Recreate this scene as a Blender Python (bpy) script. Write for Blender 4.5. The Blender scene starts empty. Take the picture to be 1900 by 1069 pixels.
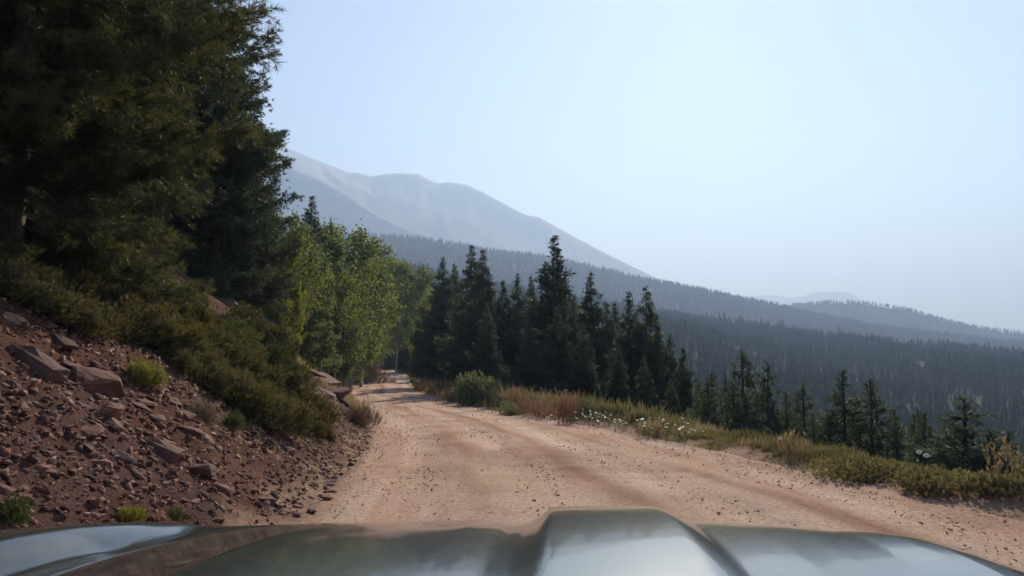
import bpy, bmesh, math, random
import numpy as np
from mathutils import Vector, Matrix, Euler

S = bpy.context.scene
COL = S.collection
R = math.radians
random.seed(7)

# ------------------------------------------------------------------ camera, sky, sun, exposure
F_PX, CX, CY, YH = 1372.0, 950.0, 534.5, 635.0      # focal length and horizon row of the 1900 px wide photograph
PITCH = math.atan((YH - CY) / F_PX)
cam_d = bpy.data.cameras.new('camera'); cam = bpy.data.objects.new('camera', cam_d); COL.objects.link(cam)
cam_d.sensor_width = 36; cam_d.lens = 36 * F_PX / 1900; cam_d.clip_start = .05; cam_d.clip_end = 40000
cam.location = (0, 0, 0); cam.rotation_euler = (R(90) + PITCH, 0, 0)
S.camera = cam

SUN_AZ, SUN_EL = R(14.5), R(31)
W = bpy.data.worlds.new('World'); S.world = W; W.use_nodes = True
nt = W.node_tree; bg = nt.nodes['Background']
sky = nt.nodes.new('ShaderNodeTexSky'); sky.sky_type = 'NISHITA'; sky.sun_disc = False
sky.sun_elevation = SUN_EL; sky.sun_rotation = SUN_AZ; sky.altitude = 2800
sky.air_density = 1.0; sky.dust_density = 1.0; sky.ozone_density = 1.2
nt.links.new(sky.outputs[0], bg.inputs[0]); bg.inputs[1].default_value = 0.08
sun_d = bpy.data.lights.new('sun', 'SUN'); sun = bpy.data.objects.new('sun', sun_d); COL.objects.link(sun)
sun_d.energy = 5.0; sun_d.angle = R(.55); sun_d.color = (1, .93, .82)
sdir = Vector((math.sin(SUN_AZ) * math.cos(SUN_EL), math.cos(SUN_AZ) * math.cos(SUN_EL), math.sin(SUN_EL)))
sun.rotation_euler = (-sdir).to_track_quat('-Z', 'Y').to_euler(); sun.location = (20, 60, 60)
S.view_settings.view_transform = 'Standard'; S.view_settings.look = 'None'
S.view_settings.exposure = 0.68; S.view_settings.gamma = 1
S.cycles.use_denoising = True; S.cycles.max_bounces = 8; S.cycles.volume_bounces = 1
S.cycles.transparent_max_bounces = 8; S.cycles.caustics_reflective = False; S.cycles.caustics_refractive = False

def ray(px, py):
    a = CY - py
    return np.array([px - CX, F_PX * math.cos(PITCH) - a * math.sin(PITCH), F_PX * math.sin(PITCH) + a * math.cos(PITCH)])
def tan_el(px, py):
    d = ray(px, py); return d[2] / math.hypot(d[0], d[1])
def azim(px, py=600):
    d = ray(px, py); return math.atan2(d[0], d[1])

# ------------------------------------------------------------------ helpers
def tag(o, label=None, cat=None, group=None, kind=None):
    if label: o['label'] = label
    if cat: o['category'] = cat
    if group: o['group'] = group
    if kind: o['kind'] = kind
    return o

def mesh_np(name, V, FL, mats=(), attrs=None, smooth=False, cols=None, matidx=None):
    V = np.asarray(V, np.float32)
    FL = [np.asarray(f, np.int32) for f in (FL if isinstance(FL, (list, tuple)) else [FL]) if len(f)]
    m = bpy.data.meshes.new(name)
    m.vertices.add(len(V)); m.vertices.foreach_set('co', V.ravel())
    loops = np.concatenate([f.ravel() for f in FL])
    tot = np.concatenate([np.full(len(f), f.shape[1], np.int32) for f in FL])
    start = np.concatenate([[0], np.cumsum(tot)[:-1]]).astype(np.int32)
    m.loops.add(len(loops)); m.loops.foreach_set('vertex_index', loops)
    m.polygons.add(len(tot)); m.polygons.foreach_set('loop_start', start); m.polygons.foreach_set('loop_total', tot)
    if smooth is not False:
        m.polygons.foreach_set('use_smooth', np.ones(len(tot), bool))
    for mt in mats: m.materials.append(mt)
    if matidx is not None: m.polygons.foreach_set('material_index', np.asarray(matidx, np.int32))
    m.update(calc_edges=True)
    for k, v in (attrs or {}).items():
        a = m.attributes.new(k, 'FLOAT', 'POINT'); a.data.foreach_set('value', np.asarray(v, np.float32))
    if cols is not None:
        a = m.color_attributes.new('Col', 'FLOAT_COLOR', 'POINT')
        c = np.ones((len(V), 4), np.float32); c[:, :3] = cols; a.data.foreach_set('color', c.ravel())
    return m

def link(name, mesh, parent=None, loc=None):
    o = bpy.data.objects.new(name, mesh); COL.objects.link(o)
    if parent: o.parent = parent
    if loc is not None: o.location = loc
    return o
def empty(name, loc=(0, 0, 0), rz=0, sc=1):
    o = bpy.data.objects.new(name, None); COL.objects.link(o); o.empty_display_size = .2
    o.location = loc; o.rotation_euler = (0, 0, rz); o.scale = (sc, sc, sc) if not hasattr(sc, '__len__') else sc
    return o
def dup(root, loc, rz=0, sc=1, tilt=(0, 0)):
    r = root.copy(); COL.objects.link(r); r.location = loc; r.rotation_euler = (tilt[0], tilt[1], rz)
    r.scale = (sc, sc, sc) if not hasattr(sc, '__len__') else sc
    for ch in list(root.children):
        c = ch.copy(); COL.objects.link(c); c.parent = r
    return r

def hash2(ix, iy, seed):
    h = (ix.astype(np.int64) * 374761393 + iy.astype(np.int64) * 668265263 + seed * 974634777) & 0xFFFFFFFF
    h = ((h ^ (h >> 13)) * 1274126177) & 0xFFFFFFFF
    h = h ^ (h >> 16)
    return (h & 0xFFFFFF) / float(0xFFFFFF)
def vnoise(x, y, seed=0):
    x = np.asarray(x, float); y = np.asarray(y, float)
    ix = np.floor(x); iy = np.floor(y); fx = x - ix; fy = y - iy
    ix = ix.astype(np.int64); iy = iy.astype(np.int64)
    ux = fx * fx * fx * (fx * (fx * 6 - 15) + 10); uy = fy * fy * fy * (fy * (fy * 6 - 15) + 10)
    a = hash2(ix, iy, seed); b = hash2(ix + 1, iy, seed); c = hash2(ix, iy + 1, seed); d = hash2(ix + 1, iy + 1, seed)
    return ((a * (1 - ux) + b * ux) * (1 - uy) + (c * (1 - ux) + d * ux) * uy) * 2 - 1
def fbm(x, y, seed=0, oct=4, gain=.5):
    s = 0; a = 1; n = 0
    for k in range(oct):
        s = s + a * vnoise(x * 2 ** k + 17.3 * k, y * 2 ** k - 9.1 * k, seed + k); n += a; a *= gain
    return s / n
def sstep(a, b, x):
    t = np.clip((x - a) / (b - a), 0, 1); return t * t * (3 - 2 * t)

# ------------------------------------------------------------------ materials
def mat(name):
    m = bpy.data.materials.new(name); m.use_nodes = True
    n = m.node_tree; b = n.nodes['Principled BSDF']; return m, n, b
def N(n, t, **kw):
    x = n.nodes.new(t)
    for k, v in kw.items(): setattr(x, k, v)
    return x
def noise(n, scale, detail=4, rough=.55, vec=None, dim=None):
    x = n.nodes.new('ShaderNodeTexNoise'); x.inputs['Scale'].default_value = scale
    x.inputs['Detail'].default_value = detail; x.inputs['Roughness'].default_value = rough
    if vec: n.links.new(vec, x.inputs['Vector'])
    return x
def ramp(n, fac, stops):
    r = n.nodes.new('ShaderNodeValToRGB'); e = r.color_ramp.elements
    while len(e) < len(stops): e.new(.5)
    for i, (p, c) in enumerate(stops):
        e[i].position = p; e[i].color = (*c, 1) if len(c) == 3 else c
    n.links.new(fac, r.inputs[0]); return r
def mixc(n, fac, a, b, mode='MIX'):
    x = n.nodes.new('ShaderNodeMix'); x.data_type = 'RGBA'; x.blend_type = mode
    for s, v in ((0, fac), (6, a), (7, b)):
        if hasattr(v, 'is_linked') or hasattr(v, 'links'): n.links.new(v, x.inputs[s])
        elif s == 0: x.inputs[0].default_value = v
        else: x.inputs[s].default_value = (*v, 1)
    return x.outputs[2]
def bump(n, h, b, strength=.5, dist=.02):
    x = n.nodes.new('ShaderNodeBump'); x.inputs['Strength'].default_value = strength; x.inputs['Distance'].default_value = dist
    n.links.new(h, x.inputs['Height']); n.links.new(x.outputs[0], b.inputs['Normal']); return x

def foliage(name, c1, c2, trans=.35, tcol=None, rough=.6, spec=.25):
    """leaf material: colour runs from c1 to c2 with the leaf's own tint and the tree's own random value"""
    m, n, b = mat(name)
    at = N(n, 'ShaderNodeAttribute', attribute_name='tint')
    oi = N(n, 'ShaderNodeObjectInfo')
    ad = N(n, 'ShaderNodeMath', operation='MULTIPLY_ADD'); n.links.new(oi.outputs['Random'], ad.inputs[0]); ad.inputs[1].default_value = .35
    n.links.new(at.outputs['Fac'], ad.inputs[2])
    rp = ramp(n, ad.outputs[0], [(0, c1), (1.0, c2)])
    n.links.new(rp.outputs[0], b.inputs['Base Color']); b.inputs['Roughness'].default_value = rough
    b.inputs['Specular IOR Level'].default_value = spec
    t = N(n, 'ShaderNodeBsdfTranslucent')
    tc = mixc(n, 1.0, rp.outputs[0], tcol or (1.3, 1.25, .6), 'MULTIPLY'); n.links.new(tc, t.inputs[0])
    mx = N(n, 'ShaderNodeMixShader'); mx.inputs[0].default_value = trans
    n.links.new(b.outputs[0], mx.inputs[1]); n.links.new(t.outputs[0], mx.inputs[2])
    n.links.new(mx.outputs[0], n.nodes['Material Output'].inputs[0])
    return m
def bark(name, c1, c2, sc=12):
    m, n, b = mat(name); tc = N(n, 'ShaderNodeTexCoord')
    mp = N(n, 'ShaderNodeMapping'); mp.inputs['Scale'].default_value = (1, 1, .25); n.links.new(tc.outputs['Object'], mp.inputs[0])
    ns = noise(n, sc, 5, .65, mp.outputs[0]); rp = ramp(n, ns.outputs[0], [(.35, c1), (.65, c2)])
    n.links.new(rp.outputs[0], b.inputs['Base Color']); b.inputs['Roughness'].default_value = .9
    bump(n, ns.outputs[0], b, .7, .03); return m

M = {}
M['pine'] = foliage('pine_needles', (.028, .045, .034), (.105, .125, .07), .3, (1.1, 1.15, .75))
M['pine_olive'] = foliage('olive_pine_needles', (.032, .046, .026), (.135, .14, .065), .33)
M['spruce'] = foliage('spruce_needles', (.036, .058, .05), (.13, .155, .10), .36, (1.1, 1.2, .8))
M['farspruce'] = foliage('far_needles', (.026, .042, .032), (.05, .066, .042), .05, None, .9, .05)
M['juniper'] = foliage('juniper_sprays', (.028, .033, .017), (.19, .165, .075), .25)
M['aspen'] = foliage('aspen_leaves', (.075, .11, .045), (.19, .215, .08), .5, (1.2, 1.2, .55))
M['aspen_y'] = foliage('yellowing_aspen_leaves', (.15, .19, .04), (.28, .28, .07), .5, (1.4, 1.3, .4))
M['shrub_y'] = foliage('yellow_green_leaves', (.13, .15, .035), (.26, .25, .07), .4)
M['shrub_g'] = foliage('green_leaves', (.04, .06, .028), (.13, .145, .06), .35)
M['shrub_pale'] = foliage('pale_willow_leaves', (.12, .16, .10), (.24, .27, .18), .35)
M['shrub_dry'] = foliage('dry_twigs', (.13, .095, .065), (.28, .22, .15), .2, (1, .9, .7))
M['dock'] = foliage('rusty_seed_heads', (.27, .16, .11), (.42, .27, .19), .35, (1.1, .95, .8))
M['grass'] = foliage('grass_blades', (.085, .09, .048), (.28, .245, .135), .35, (1.1, 1.05, .6))
M['straw'] = foliage('straw_blades', (.26, .20, .12), (.46, .38, .25), .4, (1.1, 1, .8))
M['petal'] = foliage('white_petals', (.78, .78, .74), (.82, .82, .78), .3, (1, 1, 1))
M['bark'] = bark('conifer_bark', (.04, .03, .024), (.13, .095, .07))
M['aspenbark'] = bark('aspen_bark', (.25, .24, .2), (.5, .49, .42), 6)

def rock_mat(name, by_attr):
    m, n, b = mat(name); tc = N(n, 'ShaderNodeTexCoord'); geo = N(n, 'ShaderNodeNewGeometry')
    if by_attr: at = N(n, 'ShaderNodeAttribute', attribute_name='tint'); f = at.outputs['Fac']
    else: at = N(n, 'ShaderNodeObjectInfo'); f = at.outputs['Random']
    base = ramp(n, f, [(0, (.08, .04, .032)), (.3, (.18, .082, .058)), (.6, (.13, .072, .06)), (.88, (.23, .12, .085)), (1, (.32, .22, .17))])
    ns = noise(n, 9, 6, .65, geo.outputs['Position'])
    v = ramp(n, ns.outputs[0], [(.3, (.6, .58, .56)), (.5, (1, 1, 1)), (.72, (1.35, 1.2, 1.05))])
    c = mixc(n, .85, base.outputs[0], v.outputs[0], 'MULTIPLY')
    n.links.new(c, b.inputs['Base Color']); b.inputs['Roughness'].default_value = .85; b.inputs['Specular IOR Level'].default_value = .3
    n2 = noise(n, 40, 5, .7, geo.outputs['Position']); bump(n, n2.outputs[0], b, .6, .012)
    return m
M['rock'] = rock_mat('red_shale_rock', False)
M['rubble'] = rock_mat('red_shale_rubble', True)
M['gravel'] = foliage('road_grit', (.16, .10, .08), (.5, .40, .33), 0, None, .9, .1)

# ground: vertex colours carry the kind of soil at each place, noise breaks them up
def ground_mat():
    m, n, b = mat('ground_soil'); geo = N(n, 'ShaderNodeNewGeometry')
    at = N(n, 'ShaderNodeAttribute', attribute_name='Col')
    n1 = noise(n, 1.7, 8, .7, geo.outputs['Position']); n2 = noise(n, 14, 6, .7, geo.outputs['Position'])
    v1 = ramp(n, n1.outputs[0], [(.3, (.65, .65, .65)), (.7, (1.3, 1.27, 1.22))])
    v2 = ramp(n, n2.outputs[0], [(.32, (.55, .52, .5)), (.5, (1, 1, 1)), (.7, (1.5, 1.4, 1.3))])
    c = mixc(n, 1.0, at.outputs['Color'], v1.outputs[0], 'MULTIPLY'); c = mixc(n, .8, c, v2.outputs[0], 'MULTIPLY')
    n.links.new(c, b.inputs['Base Color']); b.inputs['Roughness'].default_value = .95; b.inputs['Specular IOR Level'].default_value = .1
    n3 = noise(n, 30, 7, .75, geo.outputs['Position']); bump(n, n3.outputs[0], b, .9, .04)
    return m
M['ground'] = ground_mat()

def road_mat():
    m, n, b = mat('road_dirt'); geo = N(n, 'ShaderNodeNewGeometry')
    au = N(n, 'ShaderNodeAttribute', attribute_name='across'); av = N(n, 'ShaderNodeAttribute', attribute_name='along')
    cb = N(n, 'ShaderNodeCombineXYZ'); n.links.new(au.outputs['Fac'], cb.inputs[0])
    ml = N(n, 'ShaderNodeMath', operation='MULTIPLY'); ml.inputs[1].default_value = .07; n.links.new(av.outputs['Fac'], ml.inputs[0]); n.links.new(ml.outputs[0], cb.inputs[1])
    st = noise(n, 1.5, 5, .6, cb.outputs[0])            # streaks that follow the wheels
    base = ramp(n, st.outputs[0], [(.3, (.43, .25, .175)), (.44, (.54, .345, .25)), (.56, (.60, .415, .31)), (.7, (.50, .37, .295))])
    tk = N(n, 'ShaderNodeAttribute', attribute_name='track'); tr_ = ramp(n, tk.outputs['Fac'], [(0, (.68, .60, .57)), (.42, (.98, .98, .98)), (.8, (1.14, 1.17, 1.2)), (1, (1.2, 1.25, 1.3))]); base = type('o', (), {'outputs': [mixc(n, 1.0, base.outputs[0], tr_.outputs[0], 'MULTIPLY')]})()
    pt = noise(n, .45, 5, .6, geo.outputs['Position'])
    p = ramp(n, pt.outputs[0], [(.3, (.74, .69, .66)), (.5, (1, .99, .98)), (.7, (1.06, 1.1, 1.12))])
    c = mixc(n, 1.0, base.outputs[0], p.outputs[0], 'MULTIPLY')
    g1 = noise(n, 22, 7, .8, geo.outputs['Position'])
    g = ramp(n, g1.outputs[0], [(.36, (.42, .37, .35)), (.45, (.85, .82, .8)), (.56, (1.05, 1.05, 1.05)), (.66, (1.45, 1.42, 1.38))])
    c = mixc(n, .85, c, g.outputs[0], 'MULTIPLY')
    vo = N(n, 'ShaderNodeTexVoronoi'); vo.inputs['Scale'].default_value = 26; n.links.new(geo.outputs['Position'], vo.inputs['Vector'])
    vr = ramp(n, vo.outputs['Distance'], [(.0, (.45, .42, .42)), (.16, (.6, .57, .55)), (.22, (1, 1, 1))])
    sel = noise(n, 5, 4, .6, geo.outputs['Position']); sr = ramp(n, sel.outputs[0], [(.5, (0, 0, 0)), (.62, (1, 1, 1))])
    c = mixc(n, sr.outputs[0], c, mixc(n, 1.0, c, vr.outputs[0], 'MULTIPLY'))
    n.links.new(c, b.inputs['Base Color']); b.inputs['Roughness'].default_value = .95; b.inputs['Specular IOR Level'].default_value = .1
    h = N(n, 'ShaderNodeMath', operation='ADD'); n.links.new(g1.outputs[0], h.inputs[0]); n.links.new(st.outputs[0], h.inputs[1])
    bump(n, h.outputs[0], b, .8, .035)
    return m
M['road'] = road_mat()

# ------------------------------------------------------------------ the lie of the land
_Y = np.arange(-80, 300, .5)
def _curve(ks, win=9):
    v = np.interp(_Y, [k[0] for k in ks], [k[1] for k in ks])
    p = np.pad(v, win // 2, mode='edge'); return np.convolve(p, np.ones(win) / win, 'valid')
_XL = _curve([(-80, -.5), (-20, -2.1), (0, -2.1), (8, -2.05), (13, -2.5), (17.5, -3.3), (26, -5.0), (37, -7.9), (49, -11.0), (72, -15.7), (96, -20.3), (130, -25.6), (180, -33.5), (300, -56)])
_XR = _curve([(-80, 7), (0, 5.8), (7.3, 5.05), (8.5, 4.5), (10.9, 4.0), (16.3, 2.97), (23.2, .85), (28.5, -1.0), (37, -3.2), (54, -7.0), (84, -11.6), (96, -13.8), (130, -20), (180, -28), (300, -50)])
_ZR = _curve([(-80, -.9), (0, -1.58), (8, -1.68), (18, -2.1), (35, -2.85), (60, -3.7), (80, -4.0), (96, -4.0), (130, -4.4), (180, -5.4), (300, -9)], 15)
def XL(y): return np.interp(y, _Y, _XL)
def XR(y): return np.interp(y, _Y, _XR)
def ZR(y): return np.interp(y, _Y, _ZR)

def near_z(x, y, detail=True):
    x = np.asarray(x, float); y = np.asarray(y, float)
    xl, xr, zr = XL(y), XR(y), ZR(y)
    s = np.maximum(xl - x, 0); t = np.maximum(x - xr, 0)
    sl = np.interp(y, [0, 50, 90, 160], [.79, .76, .55, .45])
    s2 = np.maximum(s - .28 * (1 - np.exp(-s / .28)), 0)
    knee = np.interp(y, [0, 30, 60], [10.5, 10.5, 8])
    h = sl * np.minimum(s2, knee) + .42 * np.maximum(s2 - knee, 0)
    h = h + sstep(1, 6, s) * .35 * fbm(x / 3.2, y / 3.2, 3, 3)
    # the bank swells and folds along the road
    h = h + sstep(.5, 5, s) * .55 * vnoise(x / 9 + 3, y / 7, 31)
    drop = 38 * (1 - np.exp(-.6 * np.maximum(t - 1.0, 0) / 38))
    h = h - drop + .10 * sstep(0, .5, t) * (1 - sstep(1.2, 2.2, t)) + sstep(1.5, 5, t) * .3 * fbm(x / 3, y / 3, 9, 3)
    if detail:
        e = sstep(0, .5, s) * (1 - sstep(30, 60, np.hypot(x, y)))
        h = h + e * (.07 * fbm(x / .55, y / .55, 5, 4, .6) + .10 * np.abs(fbm(x / 1.6, y / 1.3, 6, 3)))
        h = h + .03 * fbm(x / .35, y / .35, 8, 3) * sstep(-.1, .2, np.maximum(s, t))
    inside = (x > xl) & (x < xr)
    depth = np.minimum(x - xl, xr - x)
    h = np.where(inside, -.10 * sstep(0, .35, depth), h)
    return zr + h

def line(pts, drop=0.0):
    a = np.array([azim(px, py) for px, py in pts]); e = np.array([tan_el(px, py) for px, py in pts]) - drop
    return lambda az: np.interp(az, a, e)
e_val = line([(-900, 200), (0, 260), (500, 520), (640, 660), (760, 690), (950, 750), (1300, 850), (1900, 980), (2500, 1050)])
e2 = line([(-900, -100), (0, 200), (500, 430), (690, 476), (800, 500), (900, 520), (1060, 545), (1210, 570), (1300, 583), (1400, 597), (1520, 612), (1700, 630), (1900, 648), (2600, 700)], .008)
e1 = line([(-900, -100), (0, 250), (500, 400), (640, 428), (670, 432), (730, 434), (800, 440), (900, 458), (1000, 470), (1100, 490), (1215, 517), (1290, 530), (1370, 548), (1440, 562), (1496, 575), (1560, 588), (1626, 601), (1800, 622), (2600, 700)], .0045)
e1b = line([(-900, 500), (1200, 600), (1370, 580), (1460, 563), (1530, 556), (1600, 557), (1680, 568), (1740, 585), (1800, 601), (1900, 615), (2600, 680)], .0035)
esp = line([(-900, -200), (0, 130), (450, 270), (520, 300), (560, 318), (600, 336), (640, 356), (700, 395), (760, 425), (820, 448), (900, 480), (1100, 540), (1900, 680)])
eM = line([(-900, -150), (0, 40), (300, 180), (420, 232), (490, 258), (505, 262), (520, 267), (540, 276), (570, 288), (600, 300), (630, 311), (645, 318), (662, 318), (690, 325), (712, 321), (740, 319), (778, 321), (795, 331), (812, 338), (830, 336), (852, 338), (870, 342), (895, 354), (930, 373), (975, 397), (1000, 401), (1040, 424), (1110, 462), (1160, 487), (1215, 514), (1260, 524), (1330, 545), (1600, 640), (2600, 700)])
eF = line([(-900, 600), (1300, 590), (1365, 553), (1385, 549), (1440, 548), (1465, 553), (1490, 550), (1510, 543), (1535, 541), (1568, 541), (1600, 556), (1700, 600), (2600, 650)])
RK = np.array([150, 650, 900, 1400, 1650, 1900, 2150, 2500, 2750, 3400, 4700, 6200, 8000, 12000.])
def far_z(az, r):
    T = [e_val(az), e2(az), e2(az) - .03, e1(az), np.minimum(e1(az), e1b(az)) - .02, e1b(az), np.minimum(np.minimum(e1b(az), e1(az)), esp(az)) - .012,
         esp(az), np.minimum(esp(az), eM(az)) - .014, eM(az), np.minimum(eM(az), eF(az)) - .02, eF(az), eF(az) - .02, eF(az) * 0 - .02]
    T = np.stack(T)
    Z = T * RK.reshape((-1,) + (1,) * (T.ndim - 1))
    k = np.clip(np.searchsorted(RK, r) - 1, 0, len(RK) - 2)
    r0, r1 = RK[k], RK[k + 1]; f = np.clip((r - r0) / (r1 - r0), 0, 1)
    z0 = np.take_along_axis(Z, k[None], 0)[0]; z1 = np.take_along_axis(Z, (k + 1)[None], 0)[0]
    z = z0 * (1 - f) + z1 * f
    bulge = np.sin(f * np.pi)
    x, y = np.sin(az) * r, np.cos(az) * r
    z = z + bulge * r * .012 * fbm(x / (r * .12 + 30), y / (r * .12 + 30), 21, 4)
    # gullies running down the bare mountain
    g = np.abs(fbm(az * 9 + .3 * vnoise(az * 30, r / 400, 24), r / 900, 23, 4)); z = z - bulge * sstep(2200, 2700, r) * r * .03 * g
    return z
def ground_z(x, y, detail=True):
    x = np.asarray(x, float); y = np.asarray(y, float)
    r = np.hypot(x, y); az = np.arctan2(x, y)
    w = sstep(105, 190, r)
    zn = near_z(x, np.clip(y, -79, 299), detail)
    zf = far_z(az, np.maximum(r, 150))
    # behind the viewer the land simply carries on
    back = sstep(R(75), R(110), np.abs(az)); zf = zf * (1 - back) + back * np.where(x < 0, np.minimum(.3 * r, 500), -30)
    return zn * (1 - w) + zf * w
def gz(x, y): return float(ground_z(np.array([x]), np.array([y]))[0])
def hit(px, py, y0=2.5, y1=160):
    """where the sight line through a photo pixel meets the ground"""
    d = ray(px, py); d = d / d[1]
    ys = np.geomspace(y0, y1, 1500); x = d[0] * ys; z = d[2] * ys
    g = ground_z(x, ys, False); k = np.argmax(z < g)
    return (float(x[k]), float(ys[k]), float(g[k]))

# ground sheet: polar grid about the viewer, fine where things are near
azs = np.concatenate([np.arange(-180, -48, 2.0), np.arange(-48, 44, .14), np.arange(44, 180, 2.0)]) * math.pi / 180
rs = np.concatenate([[.6], np.geomspace(1.3, 12000, 900)])
AZ, RR = np.meshgrid(azs, rs)
GX, GY = np.sin(AZ) * RR, np.cos(AZ) * RR
GZ = ground_z(GX, GY)
nr, na = GX.shape
V = np.stack([GX, GY, GZ], -1).reshape(-1, 3)
i, j = np.meshgrid(np.arange(nr - 1), np.arange(na), indexing='ij'); j2 = (j + 1) % na
Q = np.stack([i * na + j, i * na + j2, (i + 1) * na + j2, (i + 1) * na + j], -1).reshape(-1, 4)[:, ::-1]
V = np.vstack([V, [[0, 0, gz(0, 0)]]]); cI = len(V) - 1
cap = np.stack([np.full(na, cI), (np.arange(na) + 1) % na, np.arange(na)], -1)[:, ::-1]
x, y = V[:, 0], V[:, 1]; r = np.hypot(x, y)
s = XL(y) - x; t = x - XR(y)
soil = np.array([.125, .056, .038]); sand = np.array([.36, .24, .17]); duff = np.array([.075, .06, .038]); fgreen = np.array([.035, .05, .03])
talus = np.array([.20, .185, .17]); tundra = np.array([.16, .15, .09])
C = np.tile(soil, (len(V), 1))
def blend(C, c, w): w = w[:, None]; return C * (1 - w) + np.asarray(c) * w
C = blend(C, [.165, .083, .06], sstep(.1, .6, vnoise(x / 1.3, y / 1.3, 40)) * .6)
C = blend(C, [.10, .062, .055], sstep(.1, .6, vnoise(x / .8 + 9, y / .8, 41)) * .6)
C = blend(C, duff, sstep(4, 8, s) * .8)
C = blend(C, [.11, .10, .05], sstep(25, 50, r) * (s > 0) * .7)
C = blend(C, [.16, .13, .075], sstep(.25, .9, t + .25 * vnoise(x / .5, y / .5, 44)) * .85)
C = blend(C, duff, sstep(1.5, 3.5, t))
C = blend(C, sand, (1 - sstep(.1, .55, np.maximum(s, t) + .2 * vnoise(x / .6, y / .6, 42))))
C = blend(C, fgreen, sstep(100, 170, r))
w = sstep(1950, 2200, r)
C = blend(C, talus, w); C = blend(C, tundra, w * (1 - sstep(2500, 2900, r)) * sstep(-.2, .4, fbm(x / 260, y / 260, 50, 4)) * .9)
C = blend(C, [.15, .14, .12], w * sstep(.1, .5, fbm(x / 180, y / 400, 52, 4)) * .7)
C = blend(C, [.26, .24, .22], w * sstep(.15, .5, fbm(x / 120, y / 300, 53, 4)) * .5)
g = link('ground', mesh_np('ground', V, [Q, cap], [M['ground']], smooth=True, cols=C)); tag(g, 'red stony bank, grassy verge and wooded slopes', None, None, 'structure')

# road sheet
ry = np.concatenate([np.arange(-14, 3, .5), np.geomspace(3, 200, 420)])
cu = np.linspace(0, 1, 72); U, YY = np.meshgrid(cu, ry)
xl, xr = XL(YY) - .30, XR(YY) + .32; XX = xl + (xr - xl) * U; wd = XR(YY) - XL(YY)
ZZ = ZR(YY) + .05 * np.sin(np.clip(U, 0, 1) * np.pi) - .012
for c0, wv in ((.18, .05), (.40, .05), (.62, .05), (.84, .05)):     # wheel ruts
    ZZ -= .028 * np.exp(-((U + .02 * vnoise(YY / 9, YY * 0, 60) - c0) / wv) ** 2)
ZZ += .020 * fbm(XX / .9, YY / 1.4, 61, 4) + .010 * fbm(XX / .2, YY / .22, 62, 3)
ZZ += .012 * np.sin(YY * 9 + 2 * vnoise(XX, YY, 5)) * sstep(.0, .5, vnoise(XX / 2.2, YY / 4, 64)) * (YY < 14)   # washboard
ZZ -= .10 * (sstep(.05, 0, U * wd / 6) + sstep(.95, 1, U)) 
TK = 0 * XX + .45
for c0, wv, am in ((.18, .05, .5), (.40, .045, .55), (.62, .05, .5), (.84, .05, .4), (.29, .025, -.4), (.51, .03, -.5), (.73, .025, -.45), (.93, .03, -.4), (.06, .03, -.3)):
    TK += am * np.exp(-((U + .035 * vnoise(YY / 12, YY * 0, 60) - c0) / wv) ** 2) * (.55 + .6 * vnoise(U * 14, YY / 3, 66))
V = np.stack([XX, YY, ZZ], -1).reshape(-1, 3); a, b_ = XX.shape
i, j = np.meshgrid(np.arange(a - 1), np.arange(b_ - 1), indexing='ij')
Q = np.stack([i * b_ + j, i * b_ + j + 1, (i + 1) * b_ + j + 1, (i + 1) * b_ + j], -1).reshape(-1, 4)
rd = link('road', mesh_np('road', V, [Q], [M['road']], smooth=True, attrs={'track': np.clip(TK, 0, 1).ravel(), 'across': (U * wd).ravel(), 'along': YY.ravel()}))
tag(rd, 'pinkish tan dirt road curving away to the left', None, None, 'structure')
def road_z(x, y): return float(ZR(y)) + .03

# ------------------------------------------------------------------ haze (smoky mountain air)
hm, n, b = mat('smoky_air'); n.nodes.remove(b)
pv = N(n, 'ShaderNodeVolumePrincipled'); pv.inputs['Color'].default_value = (.41, .575, .90, 1); pv.inputs['Density'].default_value = HAZE = 4.4e-4; pv.inputs['Absorption Color'].default_value = (.2, .2, .2, 1)
pv.inputs['Anisotropy'].default_value = .36
n.links.new(pv.outputs[0], n.nodes['Material Output'].inputs['Volume'])
z0, z1 = float(GZ.min()) - 1, max(float(GZ.max()), 100) + 5
hx, hy0, hy1 = 12100, -12100, 12100
bx = [(-hx, hy0, z0), (hx, hy0, z0), (hx, hy1, z0), (-hx, hy1, z0), (-hx, hy0, z1), (hx, hy0, z1), (hx, hy1, z1), (-hx, hy1, z1)]
hz = link('haze', mesh_np('haze', bx, [np.array([[3, 2, 1, 0], [4, 5, 6, 7], [0, 1, 5, 4], [1, 2, 6, 5], [2, 3, 7, 6], [3, 0, 4, 7]])], [hm]))
tag(hz, 'thin blue smoke haze filling the valley', None, None, 'stuff')

# ------------------------------------------------------------------ plant building blocks
def frames(D, rng, roll=True):
    D = D / np.maximum(np.linalg.norm(D, axis=1, keepdims=True), 1e-9)
    up = np.where(np.abs(D[:, 2:3]) > .95, np.array([[1., 0, 0]]), np.array([[0, 0, 1.]]))
    X = np.cross(up, D); X /= np.linalg.norm(X, axis=1, keepdims=True); Yv = np.cross(D, X)
    if roll:
        a = rng.uniform(0, 2 * np.pi, len(D))[:, None]; X, Yv = X * np.cos(a) + Yv * np.sin(a), Yv * np.cos(a) - X * np.sin(a)
    return np.stack([X, Yv, D], -1)
def stamp(PV, PF, Rm, T, Sc):
    Sc = np.broadcast_to(np.asarray(Sc, float), (len(T),))
    V = np.einsum('nij,kj->nki', Rm, PV) * Sc[:, None, None] + T[:, None, :]
    F = PF[None] + (np.arange(len(T)) * len(PV))[:, None, None]
    return V.reshape(-1, 3), F.reshape(-1, PF.shape[1])
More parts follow.
